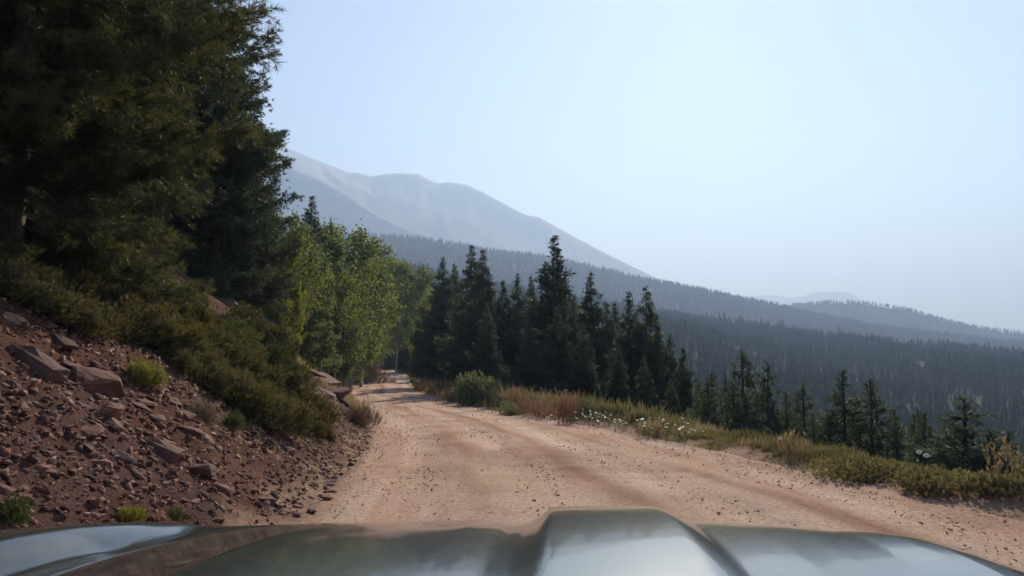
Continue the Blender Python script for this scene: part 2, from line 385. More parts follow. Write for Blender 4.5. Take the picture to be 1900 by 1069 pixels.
def stamp_multi(protos, D, T, Sc, rng, tint, roll=True):
    Vs, Fs, Ts = [], [], []; off = 0; k = rng.integers(0, len(protos), len(T)); Fm = frames(D, rng, roll)
    Sc = np.broadcast_to(np.asarray(Sc, float), (len(T),))
    for q, (PV, PF) in enumerate(protos):
        m = k == q
        if not m.any(): continue
        V, F = stamp(PV, PF, Fm[m], T[m], Sc[m]); Vs.append(V); Fs.append(F + off); off += len(V); Ts.append(np.repeat(tint[m], len(PV)))
    return np.vstack(Vs), np.vstack(Fs), np.concatenate(Ts)
def tuft(nb, L, Wd, spread, seed, ax=.75):
    """a brush of thin needles round a short shoot along +Z"""
    g = np.random.default_rng(seed); V = []
    for k in range(nb):
        a = g.uniform(0, 2 * np.pi); p = g.uniform(.1, 1) ** .8; th = spread * (1 - .55 * p) * g.uniform(.7, 1.2)
        d = np.array([math.cos(a) * math.sin(th), math.sin(a) * math.sin(th), math.cos(th)]); base = np.array([0, 0, p * ax * L])
        sd = np.cross(d, g.normal(size=3)); sd /= np.linalg.norm(sd); l = L * g.uniform(.45, .8)
        V += [base - sd * Wd / 2, base + sd * Wd / 2, base + d * l]
    return np.array(V), np.arange(3 * nb).reshape(-1, 3)
def tubes(polys, radii, sides=4):
    Vs, Fs = [], []; off = 0
    for P, rr in zip(polys, radii):
        P = np.asarray(P); n_ = len(P); D = np.gradient(P, axis=0); D /= np.maximum(np.linalg.norm(D, axis=1, keepdims=True), 1e-9)
        ref = np.array([0, 0, 1.]) if abs(D[0][2]) < .9 else np.array([1., 0, 0])
        X = np.cross(np.tile(ref, (n_, 1)), D); X /= np.maximum(np.linalg.norm(X, axis=1, keepdims=True), 1e-9); Yv = np.cross(D, X)
        a = np.arange(sides) / sides * 2 * np.pi
        ring = P[:, None] + (X[:, None] * np.cos(a)[None, :, None] + Yv[:, None] * np.sin(a)[None, :, None]) * np.asarray(rr)[:, None, None]
        Vs.append(ring.reshape(-1, 3)); i, j = np.meshgrid(np.arange(n_ - 1), np.arange(sides), indexing='ij'); j2 = (j + 1) % sides
        Fs.append(np.stack([i * sides + j, i * sides + j2, (i + 1) * sides + j2, (i + 1) * sides + j], -1).reshape(-1, 4) + off); off += n_ * sides
    return np.vstack(Vs), np.vstack(Fs)

def conifer(seed, H, Rmax, cb, gap, nper, L, tsp, prof, up0, up1, side=.45, nb=16, wd=.012, spread=1.1, r0=.14, gappy=.1, tstart=.25, lean=0, sparse=1.0, tips=1.0, fluff=1, fj=.1, wood=1.0, zf=1.0):
    """trunk and crown arrays; up0/up1: branch pitch at the crown's foot and top"""
    g = np.random.default_rng(seed); zt = np.linspace(-.3, H, 14)
    wob = np.cumsum(g.normal(0, .02 * H / 10, (14, 2)), axis=0); wob -= wob[0]; wob[:, 0] += lean * (zt / H) ** 2 * H
    trunk = np.column_stack([wob[:, 0], wob[:, 1], zt]); tr = r0 * (1 - np.clip(zt, 0, H) / H) ** .8 + .012; tr[0] *= 1.3
    def tp(z): return np.array([np.interp(z, zt, trunk[:, 0]), np.interp(z, zt, trunk[:, 1]), z])
    polys, rads = [], []; P, D, T = [], [], []
    z = cb; lump = g.uniform(0, 6.28, 4)
    while z < H - .05:
        f = (z - cb) / (H - cb)
        for k in range(nper):
            if g.random() < gappy: continue
            a = g.uniform(0, 2 * np.pi)
            rad = Rmax * prof(f) * g.uniform(.5, 1.12) * (1 + .22 * math.sin(2 * a + lump[0]) * math.sin(z * 1.7 + lump[1]))
            if rad < .05: rad = .05
            zz = z + g.uniform(-.5, .5) * gap * zf; pit = up0 + (up1 - up0) * f + g.normal(0, .12)
            n_ = 7; tt = np.linspace(0, 1, n_); b0 = tp(min(zz, H))
            curl = g.uniform(.25, .6)
            horiz = rad * tt; vert = rad * (math.tan(pit) * tt + curl * tt ** 3 * .5)
            a2 = a + np.cumsum(g.normal(0, .06, n_))
            pl = np.column_stack([b0[0] + np.cos(a2) * horiz, b0[1] + np.sin(a2) * horiz, b0[2] + vert])
            polys.append(pl); rads.append(np.maximum(.016 * rad * wood * (1 - tt * .85), .004))
            Lp = rad * 1.05; ns = max(2, int(Lp / tsp * 1.0 * sparse))
            ts = g.uniform(tstart, 1, ns); ts[0] = 1
            for t_ in ts:
                p = np.array([np.interp(t_, tt, pl[:, q]) for q in range(3)]); p2 = np.array([np.interp(min(t_ + .08, 1.05), tt, pl[:, q]) for q in range(3)])
                d = pl[-1] - pl[-2] if t_ > .9 else p2 - p
                P.append(p); D.append(d / max(np.linalg.norm(d), 1e-6) + g.normal(0, .25, 3)); T.append(t_)
            nside = int(rad / .16 * side * 2.2 * sparse)
            for q in range(nside):
                t_ = g.uniform(tstart, .97); p = np.array([np.interp(t_, tt, pl[:, q2]) for q2 in range(3)])
                sgn = 1 if q % 2 else -1; aa = a + sgn * g.uniform(.6, 1.15); sl = side * rad * (1.05 - t_ * .75) * g.uniform(.6, 1.2)
                dd = np.array([math.cos(aa), math.sin(aa), math.tan(pit) * .6 + g.uniform(-.15, .4)]); e = p + dd * sl
                if rad > 1.0: polys.append(np.array([p, (p + e) / 2 + [0, 0, .03 * sl], e])); rads.append(np.array([.010, .007, .003]))
                m_ = max(1, int(sl / tsp * 1.15 * sparse))
                for u in np.linspace(1, .25, m_):
                    P.append(p + dd * sl * u + g.normal(0, .02, 3)); D.append(dd / np.linalg.norm(dd) + g.normal(0, .35, 3)); T.append(t_ * .6 + .4 * u)
        z += gap * g.uniform(.75, 1.25) * (1 - .35 * f)
    P.append(np.array(tp(H))); D.append(np.array([0, 0, 1.])); T.append(1)
    for q in range(6): P.append(tp(H - .08 - .1 * q)); D.append(np.array([g.normal(0, .5), g.normal(0, .5), 1.])); T.append(1)
    P, D, T = np.array(P), np.array(D), np.array(T)
    if fluff > 1:
        n0 = len(P); P = np.repeat(P, fluff, 0); D = np.repeat(D, fluff, 0) + g.normal(0, .45, (n0 * fluff, 3)); T = np.repeat(T, fluff); P = P + g.normal(0, fj, P.shape) * np.array([1, 1, .7]) * (.35 + .65 * np.clip((H - P[:, 2:3]) / (H * .5), 0, 1)) * (np.arange(len(P)) % fluff > 0)[:, None]
    protos = [tuft(nb, L, wd, spread, seed * 10 + q) for q in range(4)]
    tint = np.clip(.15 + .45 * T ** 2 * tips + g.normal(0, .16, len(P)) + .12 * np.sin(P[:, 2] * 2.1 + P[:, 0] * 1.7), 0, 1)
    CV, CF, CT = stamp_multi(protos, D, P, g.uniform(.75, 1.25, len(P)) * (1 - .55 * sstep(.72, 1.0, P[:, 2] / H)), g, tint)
    TV, TF = tubes([trunk] + polys, [tr] + rads, 5)
    return (TV, TF), (CV, CF, CT)
def make_tree(name, gen, fol, brk):
    (TV, TF), (CV, CF, CT) = gen; e = empty(name)
    link('trunk', mesh_np('trunk', TV, [TF], [brk], smooth=True), e)
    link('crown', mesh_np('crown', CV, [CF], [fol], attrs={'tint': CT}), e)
    return e

class Kind:
    """keeps a prototype; its first placement moves the prototype itself, later ones copy it"""
    def __init__(s, root): s.root = root; s.used = False
    def put(s, loc, rz=0, sc=1, tilt=(0, 0)):
        if not s.used:
            s.used = True; o = s.root; o.location = loc; o.rotation_euler = (tilt[0], tilt[1], rz); o.scale = (sc,) * 3 if not hasattr(sc, '__len__') else sc
            return o
        return dup(s.root, loc, rz, sc, tilt)
rng = np.random.default_rng(11)
cone = lambda f: (1 - f) ** 1.05 * (.55 + .45 * min(1, f * 6))
slim = lambda f: (1 - f) ** .9 * (.6 + .4 * min(1, f * 5))
broad = lambda f: (1 - f ** 2.2) * (.7 + .3 * min(1, f * 4)) + .05

# ------------------------------------------------------------------ big dark pines on the left bank
PINE_G = 'tall dark pines above the left bank'
def big_pine(px, py, name, label, Y=None, ang=0, **kw):
    if Y is None: p = hit(px, py)
    else: d = ray(px, py); x_ = d[0] / d[1] * Y; p = (x_, Y, gz(x_, Y))
    e = make_tree(name, conifer(**kw), M['pine_olive' if kw['seed'] == 5 else 'pine'], M['bark']); e.location = (p[0], p[1], p[2] - .1); e.rotation_euler = (0, 0, ang)
    tag(e, label, 'pine tree', PINE_G); return e
big_pine(300, 462, 'pine_tree', 'tall pine with ragged branches against the sky, dark trunk at the bank top', seed=3, H=17, Rmax=5.3, cb=1.6, gap=.62, nper=9, L=.19, tsp=.13, prof=broad, up0=-.15, up1=.3, side=.38, nb=26, wd=.013, spread=1.3, r0=.24, gappy=.2, tstart=.2, sparse=.9, fluff=3, fj=.085, zf=.3, tips=1.25)
big_pine(20, 400, 'pine_tree', 'nearest pine at the left edge with sunlit olive needles and low sweeping branches', Y=9.6, seed=5, H=12, Rmax=2.9, cb=.3, gap=.44, nper=9, L=.17, tsp=.11, prof=broad, up0=-.25, up1=.3, side=.42, nb=26, wd=.009, spread=1.25, r0=.17, gappy=.08, tstart=.12, sparse=1.0, fluff=3, fj=.07, wood=.7, tips=1.3, zf=.3)

midA = Kind(make_tree('pine_tree', conifer(seed=8, H=12, Rmax=2.8, cb=.4, gap=.36, nper=6, L=.22, tsp=.15, prof=broad, up0=-.1, up1=.3, side=.42, nb=12, wd=.028, r0=.16, gappy=.1, tstart=.12, fluff=3, fj=.15), M['pine'], M['bark']))
for px, Y, sc, rz, lab in ((452, 27, .72, .5, 'lower dark pine just right of the big trunk, behind the bank crest'),
                           (395, 23, .8, 2.2, 'dark pine hidden behind the big pine on the bank crest'),
                           (170, 18, 1.05, 4.0, 'dark pine filling the gap between the nearest pine and the big trunk'),
                           (90, 24, 1.3, 1.1, 'dark pine high on the slope behind the nearest pine'),
                           (-60, 13, 1.1, 3.1, 'dark pine cut by the left frame edge behind the nearest pine'),
                           (235, 30, 1.25, 5.2, 'dark pine far up the slope seen between two nearer pines'),
                           (350, 34, .95, .9, 'dark pine upslope whose top shows beside the big pine'),
                           (-170, 20, 1.3, 2.9, 'dark pine upslope beyond the left frame edge')):
    x_ = (px - 950) / 1372 * Y; tag(midA.put((x_, Y, gz(x_, Y) - .1), rz, sc), lab, 'pine tree', PINE_G)

# ------------------------------------------------------------------ spruces
sp = [Kind(make_tree('spruce_tree', conifer(seed=20 + k, H=10, Rmax=rm, cb=.35, gap=gp, nper=7, L=.26, tsp=.17, prof=pf, up0=-.12, up1=.35, side=.45, nb=11, wd=.036, r0=.09, gappy=gy, tips=.8, tstart=.08, fluff=3, fj=.12, wood=.7), M['spruce'], M['bark']))
      for k, (rm, gp, pf, gy) in enumerate([(2.7, .30, cone, .12), (2.0, .30, slim, .14), (2.3, .28, cone, .16), (1.75, .32, slim, .2)])]
thin = [Kind(make_tree('spruce_tree', conifer(seed=40 + k, H=5, Rmax=rm, cb=.3, gap=.24, nper=6, L=.17, tsp=.12, prof=pf, up0=-.05, up1=.5, side=.42, nb=11, wd=.022, r0=.05, gappy=gy, tips=.9, tstart=.08, fluff=3, fj=.08, wood=.7), M['spruce'], M['bark']))
        for k, (rm, pf, gy) in enumerate([(1.0, slim, .15), (.85, slim, .22), (1.3, cone, .08)])]
def put_tip(kind, H0, px, py, Y, wmul=1.0, rz=None, sink=.1):
    """stand a tree on the ground at depth Y so that its tip reaches photo row py"""
    x_ = (px - 950) / 1372 * Y; d = ray(px, py); zt = d[2] / d[1] * Y; zb = gz(x_, Y)
    h = max(zt - zb, 1.0); s_ = h / H0; w_ = s_ * wmul
    o = kind.put((x_, Y, zb - sink), rng.uniform(0, 6.28) if rz is None else rz, (w_, w_, s_)); return o, x_, h
CL = 'dark spruces in the clump right of the road bend'
clump = [ # px, py tip, depth, kind, width, label
 (1028, 440, 42, 0, .95, 'tallest spruce of the clump right of the bend, pointed tip above the far ridge'),
 (874, 457, 50, 1, .95, 'taller left spruce of the twin pair with close spires'),
 (893, 465, 47, 1, .9, 'right spruce of the twin pair with close spires'),
 (818, 478, 60, 2, 1, 'dense spruce at the left end of the clump, beside the aspens'),
 (841, 488, 62, 3, .9, 'thin spruce just right of the dense left-end spruce'),
 (936, 522, 45, 0, .8, 'broad dark spruce right of the twin pair'),
 (957, 508, 47, 2, .8, 'ragged spruce between the twin pair and the tallest spruce'),
 (984, 511, 48, 3, .8, 'narrow spire immediately left of the tallest spruce'),
 (1063, 548, 39, 2, .9, 'shorter spruce leaning against the right side of the tallest one'),
 (1098, 503, 36, 3, .85, 'slender spruce with a bare-looking spire right of the tallest one'),
 (1127, 563, 37, 1, .9, 'small spire between the slender spruce and the right pair'),
 (1141, 560, 39, 3, .9, 'small dark spire left of the right-hand pair'),
 (1171, 541, 33, 2, .85, 'blunt left spruce of the pair near the right end of the clump'),
 (1197, 530, 33.5, 3, .85, 'thin-tipped right spruce of the pair near the right end of the clump'),
 (1216, 585, 31, 0, .7, 'spruce shoulder just right of the thin-tipped pair'),
 (1243, 618, 30, 2, .8, 'olive spruce near the right end of the clump'),
 (1268, 645, 28, 0, .75, 'last low spruce at the right end of the clump'),
 (905, 560, 40, 2, .9, 'low dark spruce in front of the twin pair'),
 (985, 590, 35, 0, .8, 'low dark spruce in front of the narrow spire'),
 (1085, 600, 31, 2, .9, 'low dark spruce under the slender spire'),
 (1035, 570, 36, 0, .9, 'dark spruce in front of the tallest one'),
 (1145, 640, 28, 0, .8, 'low olive spruce at the foot of the right pair'),
 (860, 600, 50, 0, .8, 'low spruce behind the pale green bush'),
 (1195, 660, 27, 2, .9, 'low bushy spruce above the daisies'),
 (1240, 700, 25.5, 0, .9, 'bushy young spruce at the clump foot above the daisies'),
 (775, 560, 100, 0, 1, 'dark spruce behind the small aspen at the bend'),
 (735, 560, 118, 0, 1.2, 'dark spruce closing the view where the road disappears'),
 (712, 470, 135, 2, 1.2, 'distant dark spruce over the road bend'),
 (572, 364, 42, 1, .85, 'lone pointed spruce standing above the aspens'),
 (610, 403, 47, 3, .45, 'thin half-bare spruce right of the lone pointed spruce above the aspens'),
 (745, 622, 100, 2, 1.1, 'low dark spruce beside the road bend'),
 (790, 610, 75, 0, 1, 'dark spruce behind the small round aspen'),
 (825, 640, 62, 2, .9, 'low spruce at the right roadside before the bend'),
 (718, 655, 112, 1, .8, 'small dark spruce whose trunk shows at the road bend'),
]
for px, py, Y, k, wm, lab in clump:
    o, x_, h = put_tip(sp[k], 10, px, py, Y, wm * 1.22); tag(o, lab, 'spruce tree', CL if px > 780 else 'spruces near the aspens')
SMG = 'young spruces on the slope below the right verge'
small = [(1318, 682, 24, 0, .9, 'slim young spruce just right of the big clump'), (1342, 692, 23, 2, .6, 'second slim young spruce right of the big clump'),
 (1376, 645, 23, 0, 1.05, 'tallest young spruce in the row below the verge'), (1420, 668, 22, 2, .75, 'neat pointed young spruce right of the tallest one'),
 (1455, 720, 20, 1, .9, 'short thin spruce right of the neat pointed one'), (1485, 704, 21, 0, 1, 'young spruce with a forked spire midway along the row'),
 (1505, 760, 18.5, 1, .9, 'little spire with sparse branches midway along the row'), (1527, 757, 18.5, 2, .7, 'little dense spire left of the tall columnar spruce'),
 (1559, 680, 18, 1, 1.15, 'tall ragged columnar spruce with blunt top'), (1586, 745, 18.5, 1, .8, 'faint thin spire between the columnar spruce and the next'),
 (1612, 692, 18, 0, .95, 'pointed young spruce right of the ragged columnar one'), (1655, 768, 17, 2, .7, 'small dark spruce right of the pointed one'),
 (1706, 757, 15.5, 1, 1.1, 'sparse young spruce left of the wide dark spruce'), (1688, 772, 16, 0, .7, 'thin companion of the sparse young spruce'),
 (1777, 731, 14.5, 2, 1.6, 'wide dark conical spruce near the right frame edge'), (1822, 790, 13.8, 2, 1.5, 'low spruce leaning out right of the wide dark one'),
 (1400, 735, 20, 2, .9, 'low green spruce in front of the tallest young one'), (1545, 800, 16.5, 2, 1, 'low bushy spruce at the foot of the columnar one'),
 (1635, 815, 15.5, 2, 1, 'low bushy spruce in the grass edge below the row'), (1296, 700, 25, 0, 1, 'dark young spruce touching the clump'),
 (1345, 760, 20, 2, 1.1, 'low bush-like spruce behind the last daisies'), (1460, 790, 17.5, 2, 1.1, 'low bush-like spruce behind the grassy verge')]
for px, py, Y, k, wm, lab in small:
    o, x_, h = put_tip(thin[k], 5, px, py, Y, wm * 1.3); tag(o, lab, 'spruce tree', SMG)

for q in range(18):
    px = 1300 + 560 * (q + random.random()) / 18; Y = np.interp(px, [1300, 1900], [23, 13.5]) * random.uniform(.95, 1.15)
    o, x_, h = put_tip(thin[random.choice((0, 2, 2))], 5, px, np.interp(px, [1300, 1600, 1900], [715, 750, 800]) + random.uniform(-20, 30), Y, 1.3); tag(o, 'low dark young spruce filling the row behind the verge grass', 'spruce tree', SMG)
# ------------------------------------------------------------------ aspens
def aspen(seed, H, Rm, nleaf, leaf=.11):
    g = np.random.default_rng(seed); zt = np.linspace(-.2, H * .96, 10); w_ = np.cumsum(g.normal(0, .05, (10, 2)), axis=0)
    trunk = np.column_stack([w_, zt]); polys, rads, pts = [trunk], [.09 * (1 - zt / H) + .01], []
    for k in range(46):
        f = g.uniform(.12, .98); z = H * f; a = g.uniform(0, 6.28); L = Rm * (math.sin(min(1, (f + .12)) ** .75 * math.pi * .93) * .95 + .15) * g.uniform(.6, 1.15)
        b0 = np.array([np.interp(z, zt, trunk[:, 0]), np.interp(z, zt, trunk[:, 1]), z]); tt = np.linspace(0, 1, 5)
        pl = b0 + np.column_stack([np.cos(a) * L * tt, np.sin(a) * L * tt, L * (.55 * tt + .25 * tt ** 2)]) + np.vstack([[0, 0, 0], g.normal(0, .06, (4, 3))])
        polys.append(pl); rads.append(.02 * (1 - tt * .8) + .003)
        for q in range(7):
            t_ = g.uniform(.3, 1); p = np.array([np.interp(t_, tt, pl[:, c]) for c in range(3)]); e = p + np.array([math.cos(a + g.uniform(-1.3, 1.3)), math.sin(a + g.uniform(-1.3, 1.3)), g.uniform(-.1, .9)]) * g.uniform(.25, .6) * (Rm / 1.6)
            polys.append(np.array([p, e])); rads.append(np.array([.007, .003])); pts += [p * .4 + e * .6, e]
    pts = np.array(pts); k = g.integers(0, len(pts), nleaf); P = pts[k] + g.normal(0, .13 * Rm / 1.6, (nleaf, 3)); D = g.normal(0, 1, (nleaf, 3))
    lf = np.array([[0, 0, 0], [.5, 0, .45], [0, .06, 1], [-.5, 0, .45]]) * leaf
    clump = g.uniform(0, 1, len(pts))
    CV, CF, CT = stamp_multi([(lf, np.array([[0, 1, 2, 3]]))], D, P, g.uniform(.7, 1.3, nleaf), g, np.clip(clump[k] * .5 + g.uniform(0, .4, nleaf), 0, 1))
    return tubes(polys, rads, 4), (CV, CF, CT)
asp = [Kind(make_tree('aspen_tree', aspen(60 + k, 7, rm, 9000, .13), M['aspen'], M['aspenbark'])) for k, rm in enumerate((1.7, 2.1, 1.5))]
aspy = Kind(make_tree('aspen_tree', aspen(66, 7, 1.5, 8000, .13), M['aspen_y'], M['aspenbark']))
AG = 'aspens along the left roadside'
for px, py, Y, k, wm, lab in [
 (522, 405, 36, 1, .8, 'green aspen nearest the big pine on the left roadside'), (528, 462, 34, 'y', .95, 'yellowing aspen in front of the leftmost green aspen'),
 (560, 448, 40, 0, .9, 'green aspen under the lone pointed spruce'), (598, 446, 47, 0, 1, 'green aspen beside the thin half-bare spruce'),
 (640, 436, 56, 1, .95, 'tall rounded aspen left of the road bend'), (668, 458, 62, 2, 1, 'tall aspen nearest the road bend on the left'),
 (620, 510, 44, 1, .9, 'dense low aspen left of the road'), (655, 520, 50, 0, 1, 'bright green aspen hanging over the left road edge'),
 (580, 540, 38, 2, 1, 'low leafy aspen on the bank below the yellowing one'), (628, 590, 46, 2, 1.3, 'short bushy aspen at the left road edge'),
 (648, 610, 60, 0, 1.4, 'short aspen at the inside of the bend'), (545, 530, 31, 'y', .6, 'small yellow-green aspen low on the bank'),
 (674, 560, 72, 0, 1.2, 'aspen reaching over the road bend'), (640, 520, 47, 'y', .45, 'yellow-tinged young aspen among the green ones'),
 (600, 600, 37, 2, 1.4, 'bushy aspen sapling on the bank crest')]:
    o, x_, h = put_tip(aspy if k == 'y' else asp[k], 7, px, py, Y, wm); tag(o, lab, 'aspen tree', AG)
for px, py, Y, k, wm, lab in [
 (735, 492, 96, 1, .9, 'large rounded aspen above the bend, left of the spruce clump'), (768, 500, 90, 1, .9, 'large aspen beside the first dense spruce'),
 (715, 515, 112, 0, .9, 'pale aspen farthest up the road'), (800, 558, 62, 1, .75, 'smaller pale green aspen in front of the spruce clump'), (782, 600, 60, 2, .9, 'low aspen at the right road edge by the bend')]:
    o, x_, h = put_tip(asp[k], 7, px, py, Y, wm); tag(o, lab, 'aspen tree', 'aspens beyond the bend')

# ------------------------------------------------------------------ forest on the far slopes
def simple_conifer(seed, tiers, seg):
    """8 m conifer as ragged skirts of drooping boughs"""
    g = np.random.default_rng(seed); V, F, T = [], [], []
    H = 8.0; tot = tiers * seg
    for k in range(tiers):
        f = k / tiers; z = .6 + (H - .9) * f; rr = 1.75 * (1 - f) ** .75 + .12
        for q in range(seg):
            a = (q + g.uniform(-.4, .4)) / seg * 2 * np.pi; l = rr * g.uniform(.6, 1.2); wv = l * g.uniform(.35, .6) + .1
            c, s_ = math.cos(a), math.sin(a); zt_ = z + (H - .9) / tiers * g.uniform(1.1, 2.0); dr = -.25 * l + g.uniform(-.1, .2)
            i0 = len(V); V += [[0, 0, min(zt_, H)], [c * l - s_ * wv * .5, s_ * l + c * wv * .5, z + dr], [c * l * 1.15, s_ * l * 1.15, z + dr * .6], [c * l + s_ * wv * .5, s_ * l - c * wv * .5, z + dr]]
            F.append([i0, i0 + 1, i0 + 2, i0 + 3]); T += [f * .3 + g.uniform(0, .4)] * 4
    return np.array(V), np.array(F), np.array(T)
def scatter(r0, r1, a0, a1, spacing, g):
    area = .5 * (r1 ** 2 - r0 ** 2) * (a1 - a0); n_ = int(area / spacing ** 2)
    r_ = np.sqrt(g.uniform(r0 ** 2, r1 ** 2, n_)); a_ = g.uniform(a0, a1, n_); return np.sin(a_) * r_, np.cos(a_) * r_
g = np.random.default_rng(77)
hi = [simple_conifer(100 + k, 20, 9) for k in range(5)]; md = [simple_conifer(110 + k, 10, 6) for k in range(5)]; lo = [simple_conifer(120 + k, 6, 5) for k in range(4)]
def forest_mesh(protos, x, y, z, sc, ws, g, base=0):
    Vs, Fs, Ts = [], [], []; off = 0; k = g.integers(0, len(protos), len(x)); a = g.uniform(0, 6.28, len(x)); tn = g.uniform(-.2, .3, len(x)) + .45 * fbm(x / 70, y / 70, 33, 3)
    for q, (PV, PF, PT) in enumerate(protos):
        m = k == q; ca, sa = np.cos(a[m])[:, None], np.sin(a[m])[:, None]; w_ = (sc[m] * ws[m])[:, None]
        X = (PV[:, 0] * ca - PV[:, 1] * sa) * w_ + x[m][:, None]; Yv = (PV[:, 0] * sa + PV[:, 1] * ca) * w_ + y[m][:, None]; Z = PV[:, 2] * sc[m][:, None] + z[m][:, None]
        Vs.append(np.stack([X, Yv, Z], -1).reshape(-1, 3)); Fs.append((PF[None] + (np.arange(m.sum()) * len(PV))[:, None, None] + off).reshape(-1, 4)); off += m.sum() * len(PV)
        Ts.append((PT[None] + tn[m][:, None]).ravel())
    return np.vstack(Vs), np.vstack(Fs), np.clip(np.concatenate(Ts), 0, 1)
# nearer slope: candidates, the nearest 300 become trees of their own
x, y = scatter(75, 670, R(-16), R(44), 3.3, g)
t_ = x - XR(np.clip(y, -79, 299)); keep = (t_ > 18) | (np.hypot(x, y) > 190); keep &= ~((x < XR(np.clip(y, -79, 299)) + 5) & (y < 200))
keep &= fbm(x / 28, y / 28, 35, 3) < .38
x, y = x[keep], y[keep]; z = ground_z(x, y, False); sc = g.uniform(.38, .92, len(x)) * np.where(g.random(len(x)) < .05, 1.45, 1) * (1 + .3 * fbm(x / 40, y / 40, 36, 2)); ws = g.uniform(.75, 1.15, len(x))
px_ = CX + x / y * F_PX; el = z / y
order = np.argsort(np.hypot(x, y) + 1e4 * ((px_ < 1240) & (np.hypot(x, y) < 200)) + 1e4 * (px_ > 1960) + 1e4 * (el < -.21))
ind, rest = order[:280], order[280:]
fk = []
for q, (PV, PF, PT) in enumerate(hi):
    fk.append(Kind(link('spruce_tree', mesh_np('spruce_tree', PV, [PF], [M['farspruce']], attrs={'tint': PT}))))
for q in ind:
    o = fk[int(g.integers(0, 5))].put((float(x[q]), float(y[q]), float(z[q]) - .3), g.uniform(0, 6.28), (float(sc[q] * ws[q]), float(sc[q] * ws[q]), float(sc[q])))
    tag(o, 'one of the many small hazy dark conifers covering the lower valley slope', 'conifer', 'conifers covering the valley slope across from the verge')
V, F, T = forest_mesh(md, x[rest], y[rest], z[rest] - .3, sc[rest], ws[rest], g)
f1 = link('valley_forest', mesh_np('valley_forest', V, [F], [M['farspruce']], attrs={'tint': T})); tag(f1, 'dense conifer forest covering the middle slope across the valley', 'forest', None, 'stuff')
x, y = scatter(960, 1440, R(-22), R(42), 5.6, g); z = ground_z(x, y, False)
V, F, T = forest_mesh(lo, x, y, z - .3, g.uniform(.7, 1.35, len(x)), g.uniform(.8, 1.4, len(x)), g)
f2 = link('ridge_forest', mesh_np('ridge_forest', V, [F], [M['farspruce']], attrs={'tint': T})); tag(f2, 'blue hazy conifer forest on the long ridge below the bare mountain', 'forest', None, 'stuff')
x, y = scatter(1720, 1950, R(12), R(42), 7, g); z = ground_z(x, y, False)
V, F, T = forest_mesh(lo, x, y, z - .3, g.uniform(.8, 1.3, len(x)), g.uniform(1, 1.6, len(x)), g)
f3 = link('skyline_forest', mesh_np('skyline_forest', V, [F], [M['farspruce']], attrs={'tint': T})); tag(f3, 'faint conifer forest on the farthest wooded ridge at the right', 'forest', None, 'stuff')

# ------------------------------------------------------------------ shrubs
def mound(seed, Rx, H, ntuft, L, nb, wd, spread, lumps=14, upb=.8, tipv=.5, jit=.06, l0=.35, l1=.6):
    """low shrub of overlapping lobes of sprays with stems underneath"""
    g = np.random.default_rng(seed); P, D, T = [], [], []
    lob = [(g.uniform(-1, 1) * Rx * .7, g.uniform(-1, 1) * Rx * .7, g.uniform(l0, l1) * Rx, H * g.uniform(.45, 1.1)) for _ in range(lumps)]
    per = ntuft // lumps; polys, rads = [], []
    for lx, ly, lr, lh in lob:
        polys.append(np.array([[lx * .15, ly * .15, -.05], [lx * .6, ly * .6, lh * .3], [lx, ly, lh * .7]])); rads.append(np.array([.018, .012, .005]) * (Rx + .3))
        lt = g.uniform(-.12, .3)
        for k in range(per):
            a = g.uniform(0, 6.28); u = g.random(); ph = math.acos(1 - u); d = np.array([math.cos(a) * math.sin(ph), math.sin(a) * math.sin(ph), math.cos(ph)])
            rr = g.uniform(.45, 1) ** .5; p = np.array([lx, ly, 0]) + d * np.array([lr, lr, lh]) * rr + g.normal(0, jit, 3)
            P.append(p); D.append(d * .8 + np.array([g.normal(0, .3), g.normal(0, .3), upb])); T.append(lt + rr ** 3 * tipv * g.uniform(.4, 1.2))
    P, D, T = np.array(P), np.array(D), np.array(T)
    V, F, TT = stamp_multi([tuft(nb, L, wd, spread, seed * 7 + q) for q in range(4)], D, P, g.uniform(.7, 1.3, len(P)), g, np.clip(T, 0, 1))
    return tubes(polys, rads, 4), (V, F, TT)
def make_shrub(name, gen, fol):
    (TV, TF), (CV, CF, CT) = gen; e = empty(name)
    link('stems', mesh_np('stems', TV, [TF], [M['bark']], smooth=True), e)
    link('foliage', mesh_np('foliage', CV, [CF], [fol], attrs={'tint': CT}), e); return e
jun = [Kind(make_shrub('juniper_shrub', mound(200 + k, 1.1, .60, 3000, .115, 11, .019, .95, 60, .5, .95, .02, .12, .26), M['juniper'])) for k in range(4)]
JG = 'juniper shrubs forming the dark green mat on the left bank'
def slope_tilt(x_, y_):
    e_ = .6; dx = (gz(x_ + e_, y_) - gz(x_ - e_, y_)) / (2 * e_); dy = (gz(x_, y_ + e_) - gz(x_, y_ - e_)) / (2 * e_); return (math.atan(dy), -math.atan(dx))
def on_slope(kind, x_, y_, rz, sc, k=.85, dz=0.0):
    """copy laid on the slope"""
    tx, ty = slope_tilt(x_, y_); o = kind.put((x_, y_, gz(x_, y_) + dz), 0, sc)
    q = Euler((tx * k, ty * k, 0)).to_matrix() @ Matrix.Rotation(rz, 3, 'Z'); o.rotation_euler = q.to_euler(); return o
jpts = [(60,560),(130,590),(200,600),(150,545),(230,560),(270,620),(320,640),(300,570),(370,610),(350,680),(400,660),(420,720),(450,690),(470,740),(430,640),(500,700),(520,760),(545,770),(575,755),(570,790),(480,770),(250,500),(100,500),(170,490),(40,520),(480,620)]
